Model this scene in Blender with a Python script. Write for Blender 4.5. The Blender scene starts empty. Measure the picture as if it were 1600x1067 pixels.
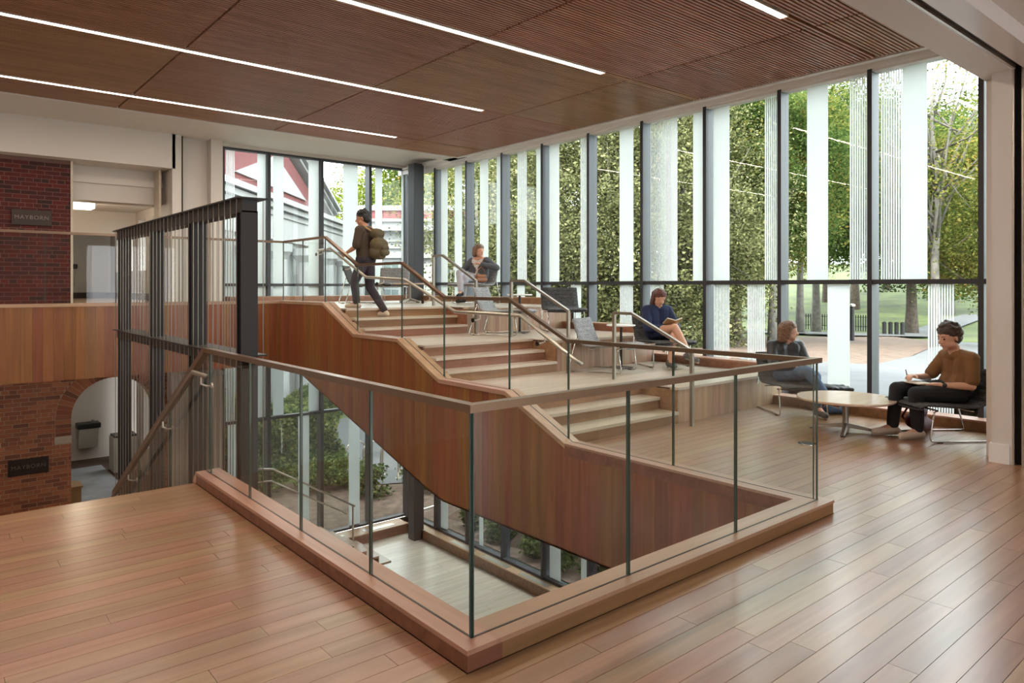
import bpy, bmesh, math, random
from mathutils import Vector, Matrix, noise
random.seed(7)
SC = bpy.context.scene
COL = SC.collection

# ------------------------------------------------------------------ camera
FPX, HORIZON, YAW = 1107.28, 447.15, math.radians(49.85)
EYE = 1.53
cam_d = bpy.data.cameras.new('camera')
cam = bpy.data.objects.new('camera', cam_d); COL.objects.link(cam)
cam_d.sensor_width = 36.0
cam_d.lens = FPX / 1600 * 36.0
cam_d.shift_y = -(533.5 - HORIZON) / 1600
cam_d.clip_start = 0.05; cam_d.clip_end = 400
cam.location = (0, 0, EYE)
cam.rotation_euler = (math.pi / 2, 0, YAW - math.pi / 2)
SC.camera = cam
# ------------------------------------------------------------------ sky, sun, exposure
w = bpy.data.worlds.new('overcast_sky'); SC.world = w; w.use_nodes = True
bg = w.node_tree.nodes['Background']
bg.inputs[0].default_value = (0.93, 0.97, 1.0, 1)
bg.inputs[1].default_value = 5.0
sd = bpy.data.lights.new('sun', 'SUN'); sd.energy = 5.0; sd.angle = math.radians(12); sd.color = (1.0, 0.93, 0.8)
so = bpy.data.objects.new('sun', sd); COL.objects.link(so)
so.rotation_euler = (math.radians(42), 0, math.radians(-75))
SC.view_settings.view_transform = 'Standard'
SC.view_settings.look = 'None'
SC.view_settings.gamma = 1.0
SC.view_settings.use_curve_mapping = False
SC.view_settings.exposure = 0.92
try:
    SC.cycles.transparent_max_bounces = 32
    SC.cycles.max_bounces = 8
    SC.cycles.diffuse_bounces = 5
    SC.cycles.glossy_bounces = 4
    SC.cycles.sample_clamp_indirect = 6.0
    SC.cycles.caustics_reflective = False
    SC.cycles.caustics_refractive = False
    SC.cycles.use_denoising = True
except Exception:
    pass

# ------------------------------------------------------------------ helpers
def tag(o, label=None, cat=None, group=None, kind=None):
    if label: o['label'] = label
    if cat: o['category'] = cat
    if group: o['group'] = group
    if kind: o['kind'] = kind
    return o

def wloc(o):
    v = Vector((0, 0, 0))
    while o is not None:
        v = v + Vector(o.location); o = o.parent
    return v

def link(name, me, parent=None, loc=(0, 0, 0)):
    o = bpy.data.objects.new(name, me); COL.objects.link(o)
    o.location = loc
    if parent is not None: o.parent = parent
    return o

def thing(name, label, cat, loc=(0, 0, 0), group=None):
    return tag(link(name, None, None, loc), label, cat, group)

def structure(name, loc=(0, 0, 0)):
    return tag(link(name, None, None, loc), kind='structure')

class MB:
    def __init__(s): s.v = []; s.f = []
    def add(s, v, f):
        n = len(s.v); s.v += [tuple(p) for p in v]; s.f += [tuple(i + n for i in q) for q in f]; return s
    def box(s, x0, x1, y0, y1, z0, z1):
        v = [(x0, y0, z0), (x1, y0, z0), (x1, y1, z0), (x0, y1, z0), (x0, y0, z1), (x1, y0, z1), (x1, y1, z1), (x0, y1, z1)]
        return s.add(v, [(0, 3, 2, 1), (4, 5, 6, 7), (0, 1, 5, 4), (1, 2, 6, 5), (2, 3, 7, 6), (3, 0, 4, 7)])
    def bevbox(s, x0, x1, y0, y1, z0, z1, b=.01):
        bm = bmesh.new(); bmesh.ops.create_cube(bm, size=1)
        for v in bm.verts:
            v.co = Vector(((x0 + x1) / 2 + v.co.x * (x1 - x0), (y0 + y1) / 2 + v.co.y * (y1 - y0), (z0 + z1) / 2 + v.co.z * (z1 - z0)))
        bmesh.ops.bevel(bm, geom=bm.edges[:], offset=b, segments=2, affect='EDGES', profile=.5)
        bm.verts.index_update()
        s.add([v.co[:] for v in bm.verts], [[v.index for v in f.verts] for f in bm.faces]); bm.free(); return s
    def prism(s, poly, a, b, axis):
        # poly: 2-D points in the two other axes (in x,y,z order); extruded from a to b along axis
        n = len(poly)
        def P(p, t):
            return {'X': (t, p[0], p[1]), 'Y': (p[0], t, p[1]), 'Z': (p[0], p[1], t)}[axis]
        v = [P(p, a) for p in poly] + [P(p, b) for p in poly]
        f = [tuple(range(n)), tuple(range(2 * n - 1, n - 1, -1))] + [(i, (i + 1) % n, n + (i + 1) % n, n + i) for i in range(n)]
        return s.add(v, f)
    def tube(s, pts, r, n=8, closed=False, flat=None):
        pts = [Vector(p) for p in pts]; m = len(pts); rr = r if isinstance(r, (list, tuple)) else [r] * m
        rings = []; up = None
        for i in range(m):
            if closed: a, b = pts[i - 1], pts[(i + 1) % m]
            else: a, b = pts[max(i - 1, 0)], pts[min(i + 1, m - 1)]
            t = (b - a).normalized()
            if up is None:
                up = Vector((0, 0, 1)) if abs(t.z) < .9 else Vector((1, 0, 0))
            sx = t.cross(up)
            if sx.length < 1e-4: sx = t.cross(Vector((0, 1, 0)))
            sx.normalize(); uy = sx.cross(t).normalized(); up = uy
            k = 1.0
            if 0 < i < m - 1 or closed:
                d0 = (pts[i] - a).normalized(); d1 = (b - pts[i]).normalized()
                c = max(.5, math.sqrt(max(0, (1 + d0.dot(d1)) / 2))); k = 1 / c
            ring = []
            for j in range(n):
                an = 2 * math.pi * (j + .5) / n
                ring.append(pts[i] + (sx * math.cos(an) + uy * math.sin(an) * (k if True else 1)) * rr[i])
            rings.append(ring)
        v = [p for R in rings for p in R]; f = []
        L = m if closed else m - 1
        for i in range(L):
            for j in range(n):
                a = i * n + j; b = i * n + (j + 1) % n; c = ((i + 1) % m) * n + (j + 1) % n; d = ((i + 1) % m) * n + j
                f.append((a, b, c, d))
        if not closed:
            f.append(tuple(range(n - 1, -1, -1))); f.append(tuple((m - 1) * n + j for j in range(n)))
        return s.add(v, f)
    def lathe(s, prof, c, n=24):
        # prof: (r, z) list from bottom to top
        v = []; f = []
        for r, z in prof:
            for j in range(n):
                a = 2 * math.pi * j / n; v.append((c[0] + r * math.cos(a), c[1] + r * math.sin(a), c[2] + z))
        for i in range(len(prof) - 1):
            for j in range(n):
                f.append((i * n + j, i * n + (j + 1) % n, (i + 1) * n + (j + 1) % n, (i + 1) * n + j))
        f.append(tuple(range(n - 1, -1, -1))); f.append(tuple((len(prof) - 1) * n + j for j in range(n)))
        return s.add(v, f)
    def mesh(s, name, mat, off=(0, 0, 0), smooth=False):
        me = bpy.data.meshes.new(name)
        ox, oy, oz = off
        me.from_pydata([(x - ox, y - oy, z - oz) for x, y, z in s.v], [], s.f)
        bm = bmesh.new(); bm.from_mesh(me); bmesh.ops.recalc_face_normals(bm, faces=bm.faces[:]); bm.to_mesh(me); bm.free()
        if smooth:
            for p in me.polygons: p.use_smooth = True
        me.materials.append(mat); return me
    def build(s, name, mat, parent=None, smooth=False):
        # vertices are in world space; the object sits at its parent's origin
        return link(name, s.mesh(name, mat, wloc(parent) if parent else (0, 0, 0), smooth), parent)

UNIT = {}
def piece(name, mat, parent, x0, x1, y0, y1, z0, z1):
    """one box-shaped piece; alike pieces share one unit mesh"""
    key = mat.name
    if key not in UNIT:
        UNIT[key] = MB().box(-.5, .5, -.5, .5, -.5, .5).mesh('piece_' + key, mat)
    o = link(name, UNIT[key], parent)
    pl = wloc(parent) if parent else Vector((0, 0, 0))
    o.location = (Vector(((x0 + x1) / 2, (y0 + y1) / 2, (z0 + z1) / 2)) - pl)
    o.scale = (x1 - x0, y1 - y0, z1 - z0)
    return o

def copy_tree(o, parent=None):
    c = o.copy(); COL.objects.link(c); c.parent = parent
    for ch in list(o.children): copy_tree(ch, c)
    return c

# ------------------------------------------------------------------ materials
def mat(name):
    m = bpy.data.materials.new(name); m.use_nodes = True
    nt = m.node_tree; nt.nodes.clear()
    out = nt.nodes.new('ShaderNodeOutputMaterial')
    return m, nt, out

def plain(name, col, rough=.6, metal=0.0, spec=.5, coat=0.0, bump=0, bscale=60, var=0.0, vscale=8, emit=None):
    m, nt, out = mat(name); N = nt.nodes.new; L = nt.links.new
    b = N('ShaderNodeBsdfPrincipled'); L(b.outputs[0], out.inputs[0])
    b.inputs['Base Color'].default_value = (*col, 1); b.inputs['Roughness'].default_value = rough
    b.inputs['Metallic'].default_value = metal; b.inputs['Specular IOR Level'].default_value = spec
    b.inputs['Coat Weight'].default_value = coat
    if var or bump:
        g = N('ShaderNodeNewGeometry')
    if var:
        n = N('ShaderNodeTexNoise'); n.inputs['Scale'].default_value = vscale; n.inputs['Detail'].default_value = 4
        L(g.outputs['Position'], n.inputs['Vector'])
        r = N('ShaderNodeValToRGB'); r.color_ramp.elements[0].position = .3; r.color_ramp.elements[1].position = .7
        r.color_ramp.elements[0].color = (*[c * (1 - var) for c in col], 1); r.color_ramp.elements[1].color = (*[min(1, c * (1 + var)) for c in col], 1)
        L(n.outputs[0], r.inputs[0]); L(r.outputs[0], b.inputs['Base Color'])
    if bump:
        n2 = N('ShaderNodeTexNoise'); n2.inputs['Scale'].default_value = bscale
        L(g.outputs['Position'], n2.inputs['Vector'])
        bp = N('ShaderNodeBump'); bp.inputs['Strength'].default_value = bump; bp.inputs['Distance'].default_value = .01
        L(n2.outputs[0], bp.inputs['Height']); L(bp.outputs[0], b.inputs['Normal'])
    return m

def wood(name, c0, c1, axis, rough=.4, coat=0.0, tone=.25, gs=14.0, ramp3=None):
    """grain runs along axis; each piece has its own tone"""
    m, nt, out = mat(name); N = nt.nodes.new; L = nt.links.new
    b = N('ShaderNodeBsdfPrincipled'); L(b.outputs[0], out.inputs[0])
    b.inputs['Roughness'].default_value = rough; b.inputs['Coat Weight'].default_value = coat; b.inputs['Coat Roughness'].default_value = .22
    g = N('ShaderNodeNewGeometry'); oi = N('ShaderNodeObjectInfo')
    cm = N('ShaderNodeCombineXYZ')
    mu = N('ShaderNodeMath'); mu.operation = 'MULTIPLY'; mu.inputs[1].default_value = 57.0; L(oi.outputs['Random'], mu.inputs[0])
    for i in range(3): L(mu.outputs[0], cm.inputs[i])
    ad = N('ShaderNodeVectorMath'); ad.operation = 'ADD'; L(g.outputs['Position'], ad.inputs[0]); L(cm.outputs[0], ad.inputs[1])
    mp = N('ShaderNodeVectorMath'); mp.operation = 'MULTIPLY'; L(ad.outputs[0], mp.inputs[0])
    sc = [gs, gs, gs]; sc['XYZ'.index(axis)] = gs * .07; mp.inputs[1].default_value = sc
    n = N('ShaderNodeTexNoise'); n.inputs['Scale'].default_value = 1.0; n.inputs['Detail'].default_value = 6; n.inputs['Distortion'].default_value = .6
    L(mp.outputs[0], n.inputs['Vector'])
    r = N('ShaderNodeValToRGB'); r.color_ramp.elements[0].position = .32; r.color_ramp.elements[1].position = .68
    r.color_ramp.elements[0].color = (*c0, 1); r.color_ramp.elements[1].color = (*c1, 1)
    L(n.outputs[0], r.inputs[0])
    hs = N('ShaderNodeHueSaturation')
    ma = N('ShaderNodeMath'); ma.operation = 'MULTIPLY_ADD'; ma.inputs[1].default_value = 2 * tone; ma.inputs[2].default_value = 1 - tone
    L(oi.outputs['Random'], ma.inputs[0]); L(ma.outputs[0], hs.inputs['Value'])
    mb = N('ShaderNodeMath'); mb.operation = 'MULTIPLY_ADD'; mb.inputs[1].default_value = .03; mb.inputs[2].default_value = .485
    fr = N('ShaderNodeMath'); fr.operation = 'FRACT'; mu2 = N('ShaderNodeMath'); mu2.operation = 'MULTIPLY'; mu2.inputs[1].default_value = 7.3
    L(oi.outputs['Random'], mu2.inputs[0]); L(mu2.outputs[0], fr.inputs[0]); L(fr.outputs[0], mb.inputs[0]); L(mb.outputs[0], hs.inputs['Hue'])
    L(r.outputs[0], hs.inputs['Color']); L(hs.outputs[0], b.inputs['Base Color'])
    return m

def glass(name, tint, ior=1.45, rough=0.0, refl=1.0):
    m, nt, out = mat(name); N = nt.nodes.new; L = nt.links.new
    t = N('ShaderNodeBsdfTransparent'); t.inputs[0].default_value = (*tint, 1)
    gl = N('ShaderNodeBsdfGlossy'); gl.inputs['Roughness'].default_value = rough; gl.inputs[0].default_value = (refl, refl, refl, 1)
    fr = N('ShaderNodeFresnel'); fr.inputs[0].default_value = ior
    # rays run straight through the pane, so only the face they enter reflects
    ge = N('ShaderNodeNewGeometry'); iv = N('ShaderNodeMath'); iv.operation = 'SUBTRACT'; iv.inputs[0].default_value = 1.0; L(ge.outputs['Backfacing'], iv.inputs[1])
    mf = N('ShaderNodeMath'); mf.operation = 'MULTIPLY'; L(fr.outputs[0], mf.inputs[0]); L(iv.outputs[0], mf.inputs[1])
    mx = N('ShaderNodeMixShader'); L(mf.outputs[0], mx.inputs[0]); L(t.outputs[0], mx.inputs[1]); L(gl.outputs[0], mx.inputs[2]); L(mx.outputs[0], out.inputs[0])
    return m

def frit(name, col, dens):
    m, nt, out = mat(name); N = nt.nodes.new; L = nt.links.new
    d = N('ShaderNodeBsdfDiffuse'); d.inputs[0].default_value = (*col, 1)
    tl = N('ShaderNodeBsdfTranslucent'); tl.inputs[0].default_value = (*col, 1)
    a = N('ShaderNodeMixShader'); a.inputs[0].default_value = .55; L(d.outputs[0], a.inputs[1]); L(tl.outputs[0], a.inputs[2])
    t = N('ShaderNodeBsdfTransparent'); mx = N('ShaderNodeMixShader'); mx.inputs[0].default_value = dens
    L(t.outputs[0], mx.inputs[1]); L(a.outputs[0], mx.inputs[2]); L(mx.outputs[0], out.inputs[0])
    return m

def emitter(name, col, s):
    m, nt, out = mat(name); e = nt.nodes.new('ShaderNodeEmission'); e.inputs[0].default_value = (*col, 1); e.inputs[1].default_value = s
    nt.links.new(e.outputs[0], out.inputs[0]); return m

def leafmat(name, cols, scale=.35, trans=.35):
    m, nt, out = mat(name); N = nt.nodes.new; L = nt.links.new
    g = N('ShaderNodeNewGeometry'); n = N('ShaderNodeTexNoise'); n.inputs['Scale'].default_value = scale; n.inputs['Detail'].default_value = 5; n.inputs['Roughness'].default_value = .75
    L(g.outputs['Position'], n.inputs['Vector'])
    ad = N('ShaderNodeMath'); ad.operation = 'MULTIPLY_ADD'; ad.inputs[1].default_value = .45; L(g.outputs['Random Per Island'], ad.inputs[0])
    sb = N('ShaderNodeMath'); sb.operation = 'SUBTRACT'; sb.inputs[1].default_value = .22; L(n.outputs[0], sb.inputs[0]); L(sb.outputs[0], ad.inputs[2])
    r = N('ShaderNodeValToRGB'); e = r.color_ramp.elements
    e[0].position = .25; e[0].color = (*cols[0], 1); e[1].position = .8; e[1].color = (*cols[-1], 1)
    for i, c in enumerate(cols[1:-1]):
        q = e.new(.25 + .55 * (i + 1) / (len(cols) - 1)); q.color = (*c, 1)
    L(ad.outputs[0], r.inputs[0])
    d = N('ShaderNodeBsdfDiffuse'); tl = N('ShaderNodeBsdfTranslucent'); L(r.outputs[0], d.inputs[0]); L(r.outputs[0], tl.inputs[0])
    mx = N('ShaderNodeMixShader'); mx.inputs[0].default_value = trans; L(d.outputs[0], mx.inputs[1]); L(tl.outputs[0], mx.inputs[2]); L(mx.outputs[0], out.inputs[0])
    return m

def brickmat(name, cols):
    m, nt, out = mat(name); N = nt.nodes.new; L = nt.links.new
    b = N('ShaderNodeBsdfPrincipled'); L(b.outputs[0], out.inputs[0]); b.inputs['Roughness'].default_value = .85
    oi = N('ShaderNodeObjectInfo'); r = N('ShaderNodeValToRGB'); r.color_ramp.interpolation = 'LINEAR'; e = r.color_ramp.elements
    e[0].color = (*cols[0], 1); e[1].color = (*cols[-1], 1)
    for i, c in enumerate(cols[1:-1]):
        q = e.new((i + 1) / (len(cols) - 1)); q.color = (*c, 1)
    L(oi.outputs['Random'], r.inputs[0])
    g = N('ShaderNodeNewGeometry'); n = N('ShaderNodeTexNoise'); n.inputs['Scale'].default_value = 60; L(g.outputs['Position'], n.inputs['Vector'])
    mx = N('ShaderNodeMixRGB'); mx.blend_type = 'MULTIPLY'; mx.inputs[0].default_value = .5; L(r.outputs[0], mx.inputs[1]); L(n.outputs[0], mx.inputs[2]); L(mx.outputs[0], b.inputs['Base Color'])
    bp = N('ShaderNodeBump'); bp.inputs['Strength'].default_value = .4; bp.inputs['Distance'].default_value = .004; L(n.outputs[0], bp.inputs['Height']); L(bp.outputs[0], b.inputs['Normal'])
    return m

M = {}
M['floor'] = wood('oak_floor', (.225, .108, .052), (.325, .174, .094), 'X', rough=.30, coat=.45, tone=.12)
M['floor_base'] = plain('floor_base', (.06, .03, .02), .8)
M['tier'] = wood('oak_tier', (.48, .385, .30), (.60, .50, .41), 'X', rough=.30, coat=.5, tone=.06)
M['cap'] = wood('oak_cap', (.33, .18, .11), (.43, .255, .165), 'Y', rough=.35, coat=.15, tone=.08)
M['capx'] = wood('oak_cap_cross', (.33, .18, .11), (.43, .255, .165), 'X', rough=.35, coat=.15, tone=.08)
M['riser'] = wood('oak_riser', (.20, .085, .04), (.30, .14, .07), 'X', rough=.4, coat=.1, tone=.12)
M['clad'] = wood('oak_cladding', (.185, .062, .018), (.265, .098, .033), 'Z', rough=.36, coat=.12, tone=.13)
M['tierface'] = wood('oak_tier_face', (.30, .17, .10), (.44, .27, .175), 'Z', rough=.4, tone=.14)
M['slat'] = wood('walnut_slat', (.27, .125, .062), (.40, .20, .11), 'X', rough=.45, tone=.12)
M['black'] = plain('black_backing', (.008, .006, .005), .9)
M['white'] = plain('white_paint', (.60, .55, .50), .55, var=.02, vscale=1)
M['whitegloss'] = plain('white_satin_paint', (.62, .57, .53), .25)
M['trim'] = plain('white_trim', (.72, .69, .66), .4)
M['steel'] = plain('dark_bronze_steel', (.013, .010, .009), .5)
M['cable'] = plain('stainless_cable', (.30, .26, .23), .35, metal=.9)
M['mull'] = plain('charcoal_aluminium', (.030, .031, .036), .5)
M['rail'] = plain('bronze_rail', (.22, .145, .095), .30, metal=.75)
M['ss'] = plain('brushed_steel', (.55, .49, .43), .32, metal=.9)
M['bronzepost'] = plain('warm_grey_metal', (.25, .215, .175), .38, metal=.7)
M['chrome'] = plain('chrome', (.55, .52, .50), .18, metal=1)
M['blackmetal'] = plain('black_metal', (.015, .014, .014), .4, metal=.3)
M['blackplastic'] = plain('black_plastic', (.012, .012, .012), .5)
M['gglass'] = glass('guard_glass', (.965, .985, .975), 1.38)
M['gedge'] = plain('glass_edge', (.05, .085, .07), .2)
M['wglass'] = glass('window_glass', (.93, .97, .96), 1.32)
M['frit'] = frit('white_frit', (.80, .83, .82), .96)
M['fritline'] = frit('white_frit_line', (.80, .82, .82), .9)
M['led'] = emitter('led_diffuser', (1.0, .86, .72), 9.0)
M['brick'] = brickmat('red_brick', [(.34, .10, .045), (.50, .17, .075), (.56, .21, .095), (.22, .075, .04), (.44, .14, .06)])
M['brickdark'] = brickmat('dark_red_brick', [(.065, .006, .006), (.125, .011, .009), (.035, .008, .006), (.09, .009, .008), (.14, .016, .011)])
M['mortar'] = plain('mortar', (.50, .36, .24), .9)
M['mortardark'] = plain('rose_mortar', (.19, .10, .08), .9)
M['curbface'] = wood('oak_curb_face', (.15, .062, .024), (.23, .10, .045), 'X', rough=.4, coat=.1, tone=.08)  # darker riser wood, with the shade on the curb faces put into the colour
M['plaque'] = plain('bronze_plaque', (.035, .022, .017), .5, metal=.4)
M['letter'] = plain('plaque_letter', (.20, .155, .125), .5, metal=.2)
M['stone'] = plain('limestone', (.52, .45, .36), .7, var=.1)
# ================================================================== THE BUILDING
XW = 8.75          # front of the right curtain wall
YB = 14.2          # front of the back curtain wall
ZL = -4.03         # lower level
T1, T2, T3 = .40, .81, 1.21
XS = 4.56          # clad stringer plane
XSIDE = 6.5        # right side of the flights
F1, F2, F3 = (4.85, 5.11, 5.37), (6.80, 7.04, 7.28), (8.78, 9.05, 9.32)
YF = 11.27         # clad edge of the upper walkway
YE = 5.81          # edge of the main floor above the descending stair
CURB = .09
KINK = [(2.25, .09), (4.65, .09), (5.51, .475), (6.69, .475), (7.60, .885), (8.74, .885), (9.69, 1.295), (YF, 1.295)]
BOT = [(2.25, -.90), (6.62, -.90), (6.95, -.83), (7.30, -.73), (10.55, .20), (10.9, .25), (YF, .255)]
def prof(P, y):
    for (a, za), (b, zb) in zip(P, P[1:]):
        if a <= y <= b: return za + (zb - za) * (y - a) / (b - a)
    return P[0][1] if y < P[0][0] else P[-1][1]

# ---- main floor
floor = structure('floor')
MB().box(-4.5, XW + .1, -4.5, 2.44, -.86, -.014).box(XS + .03, XW + .1, 2.44, 4.9, -.86, -.014).box(-4.5, 1.85, 2.44, YE - .02, -.86, -.014).build('slab', M['floor_base'], floor)
PW = .115
rest = MB(); nplank = 0
def planks(parent, x0, x1, y0, y1, z, vis, matl, lens=(1.0, 2.3), th=.014, w=PW, name='plank'):
    global nplank
    k = 0; y = y0
    while y < y1 - 1e-4:
        ye = min(y + w, y1); x = x0 - random.uniform(0, lens[1])
        while x < x1:
            xe = x + random.uniform(*lens)
            a, b = max(x, x0), min(xe, x1)
            if b - a > .03:
                if vis(a, b, y, ye):
                    piece(name, matl, parent, a + .0012, b - .0012, y + .0012, ye - .0012, z - th, z); nplank += 1
                else:
                    rest.box(a + .0012, b - .0012, y + .0012, ye - .0012, z - th, z)
            x = xe
        y = ye
seen = lambda a, b, y, ye: b > .15 and ye > .75 and not (y < 1.9 and a > 7.3)
planks(floor, -4.5, XW - .2, 2.25 - 58 * PW, 2.25, 0, seen, M['floor'])
planks(floor, 4.74, XW - .2, 2.25, 4.85, 0, seen, M['floor'])
planks(floor, -4.5, 1.667, 2.25, YE - .13, 0, seen, M['floor'])
planks(floor, -4.5, 1.667, YE - .13, YE, 0, seen, M['floor'])
tag(rest.build('plank_field', M['floor'], floor), kind='stuff')

# ---- curb round the opening
curb = structure('trim_1')
cb = M['cap']
ct = CURB - .02
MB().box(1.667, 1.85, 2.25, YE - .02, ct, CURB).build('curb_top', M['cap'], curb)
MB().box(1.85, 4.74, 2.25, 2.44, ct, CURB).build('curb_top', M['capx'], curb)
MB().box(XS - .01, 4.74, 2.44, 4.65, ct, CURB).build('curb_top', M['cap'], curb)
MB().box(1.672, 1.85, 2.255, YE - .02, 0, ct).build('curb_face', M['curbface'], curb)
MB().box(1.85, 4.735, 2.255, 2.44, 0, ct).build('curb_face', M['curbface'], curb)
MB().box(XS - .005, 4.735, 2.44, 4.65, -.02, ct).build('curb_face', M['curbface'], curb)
MB().prism([(YE - .03, 0), (YE + .05, 0), (YE - .03, CURB)], 1.667, 1.85, 'X').build('curb_end', M['cap'], curb)
MB().box(1.741, 1.751, 2.335, YE - .03, CURB, CURB + .002).box(1.741, 4.662, 2.322, 2.332, CURB, CURB + .002).box(4.652, 4.662, 2.332, 4.65, CURB, CURB + .002).build('glass_channel', M['blackmetal'], curb)
# the faces of the floor edge round the opening (clad)
edge = structure('trim_2')
MB().box(1.83, 1.85, 2.44, YE, -.9, -.0).build('edge_panel', M['clad'], edge)
MB().box(1.85, XS, 2.42, 2.44, -.9, -.0).build('edge_panel', M['clad'], edge)
MB().box(-4.5, 1.85, YE - .02, YE, -.9, -.016).build('edge_panel', M['clad'], edge)

# ---- tiered stair
stair = thing('tiered_stair', 'wide oak tiered stair with three short flights and clad brown side wall', 'stairs', (6.5, 4.85, 0))
core = MB()
core.prism([(4.9, -.86), (6.62, -.86), (10.55, .2), (14.2, .25), (14.2, T3 - .02), (9.34, T3 - .02), (9.34, T2 - .02), (7.3, T2 - .02), (7.3, T1 - .02), (5.39, T1 - .02), (5.39, -.02), (4.9, -.02)], 4.72, XW + .1, 'X')
for F, t0, t1, yn in ((F1, 0, T1, 5.39), (F2, T1, T2, 7.3), (F3, T2, T3, 9.34)):
    core.box(XSIDE + .02, XW + .1, F[0] + .03, yn + .02, t0 - .02, t1 - .02)
    h = (t1 - t0) / 3
    core.box(4.72, XSIDE + .02, F[0] + .02, F[1] + .03, t0 - .02, t0 + h - .03)
    core.box(4.72, XSIDE + .02, F[1] + .02, yn + .02, t0 - .02, t0 + 2 * h - .03)
core.build('carcass', M['floor_base'], stair)
for F, t0, t1 in ((F1, 0, T1), (F2, T1, T2), (F3, T2, T3)):
    h = (t1 - t0) / 3
    for i in range(3):
        z0, z1 = t0 + i * h, t0 + (i + 1) * h
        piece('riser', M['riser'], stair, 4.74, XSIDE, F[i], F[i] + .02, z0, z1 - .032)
        if i < 2:
            piece('tread', M['tier'], stair, 4.74, XSIDE, F[i] - .022, F[i + 1] + .002, z1 - .032, z1)
    piece('landing_nosing', M['tier'], stair, 4.74, XSIDE, F[2] - .022, F[2] + .10, t1 - .032, t1)
    piece('notch_panel', M['riser'], stair, XSIDE, XSIDE + .02, F[0], F[2] + .02, t0, t1 - .03)
    # clad front of the seating tier
    x = XSIDE
    while x < XW - .01:
        xe = min(x + random.uniform(.10, .15), XW)
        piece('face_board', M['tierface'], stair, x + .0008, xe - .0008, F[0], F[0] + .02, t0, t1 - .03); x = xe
    piece('tier_nosing', M['tier'], stair, XSIDE, XW - .205, F[0] - .02, F[0] + .10, t1 - .03, t1)
seen2 = lambda a, b, y, ye: True
for F, t1, yend in ((F1, T1, F2[0]), (F2, T2, F3[0])):
    planks(stair, 4.74, XW - .205, F[2] + .10, yend, t1, seen2, M['tier'], (1.4, 2.6), w=.15, name='tier_plank')
    planks(stair, XSIDE, XW - .205, F[0] + .10, F[2] + .10, t1, seen2, M['tier'], (1.4, 2.6), w=.15, name='tier_plank')
planks(stair, XSIDE, XW - .205, F3[0] + .10, F3[2] + .10, T3, seen2, M['tier'], (1.4, 2.6), w=.15, name='tier_plank')
planks(stair, 4.74, XW - .205, F3[2] + .10, YF, T3, seen2, M['tier'], (1.4, 2.6), w=.15, name='tier_plank')
# sloped caps over the stringer
for (ya, za), (yb, zb) in zip(KINK[1:], KINK[2:]):
    MB().prism([(ya, za), (yb, zb), (yb, zb - .045), (ya, za - .045)], XS - .01, 4.74, 'X').build('stringer_cap', M['cap'], stair)
    MB().prism([(ya, za + .002), (yb, zb + .002), (yb, zb - .01), (ya, za - .01)], 4.652, 4.662, 'X').build('glass_channel', M['blackmetal'], stair)
    MB().prism([(ya, za - .045), (yb, zb - .045), (yb, zb - .45), (ya, za - .45)], 4.72, 4.738, 'X').build('inner_stringer', M['riser'], stair)
# clad side wall, board by board
y = 2.44
while y < YF - .001:
    ye = min(y + random.uniform(.105, .135), YF)
    top = [(k, z - .045) for k, z in reversed(KINK) if y + .001 < k < ye - .001]
    pts = [(y + .0006, prof(BOT, y)), (ye - .0006, prof(BOT, ye)), (ye - .0006, prof(KINK, ye) - .045)] + top + [(y + .0006, prof(KINK, y) - .045)]
    MB().prism(pts, XS, XS + .02, 'X').build('cladding_board', M['clad'], stair); y = ye
sof = MB()
for (ya, za), (yb, zb) in zip(BOT, BOT[1:]): sof.prism([(ya, za), (yb, zb), (yb, zb + .02), (ya, za + .02)], XS, XW, 'X')
sof.build('soffit', M['clad'], stair)

# ---- upper walkway
walk = structure('floor.001')
MB().box(-1.5, XS, YF + .03, YB, .27, T3 - .016).box(XS, XW + .1, YF, YB + .1, T3 - .03, T3 - .016).build('slab', M['floor_base'], walk)
planks(walk, 4.58, XW - .205, YF, YB - .4, T3, seen2, M['tier'], (1.4, 2.6), w=.15)
tag(MB().box(-1.5, 4.58, YF + .2, YB, T3 - .015, T3).build('plank_field', M['tier'], walk), kind='stuff')
x = -.4
while x < XS - .001:
    xe = min(x + random.uniform(.105, .14), XS)
    piece('fascia_board', M['clad'], walk, x + .0006, xe - .0006, YF, YF + .02, .255, 1.25); x = xe
MB().box(-.4, XS + .18, YF - .01, YF + .2, 1.25, 1.295).build('fascia_cap', M['capx'], walk)
MB().box(-.4, XS + .1, YF + .095, YF + .105, 1.29, 1.297).build('glass_channel', M['blackmetal'], walk)
MB().box(-1.5, XS, YF + .03, 13.55, .262, .275).build('soffit', M['white'], walk)

# ---- window sills
sill = structure('trim_3')
for a, b, z in ((2.0, F1[0], 0), (F1[0] - .0, F2[0], T1), (F2[0], F3[0], T2), (F3[0], YB, T3)):
    MB().box(XW - .205, XW, a, b, z, z + .10).build('sill_front', M['riser'], sill)
    MB().box(XW - .21, XW + .02, a, b, z + .10, z + .12).build('sill_top', M['cap'], sill)
MB().box(4.6, XW - .2, YB - .4, YB, T3, T3 + .10).build('sill_front', M['riser'], sill)
MB().box(4.6, XW, YB - .405, YB, T3 + .10, T3 + .12).build('sill_top', M['capx'], sill)
MB().box(XW - .205, XW, 4, YB, ZL, ZL + .19).build('sill_front', M['riser'], sill)
MB().box(XW - .21, XW + .02, 4, YB, ZL + .19, ZL + .21).build('sill_top', M['cap'], sill)
MB().box(5.2, XW - .2, YB - .45, YB, ZL, ZL + .19).build('sill_front', M['riser'], sill)
MB().box(5.2, XW, YB - .455, YB, ZL + .19, ZL + .21).build('sill_top', M['capx'], sill)
for y in (12.2, 11.1, 10.0, 8.9):
    MB().box(XW - .17, XW - .05, y - .75, y, ZL + .21, ZL + .216).build('air_grille', M['ss'], sill)
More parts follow.
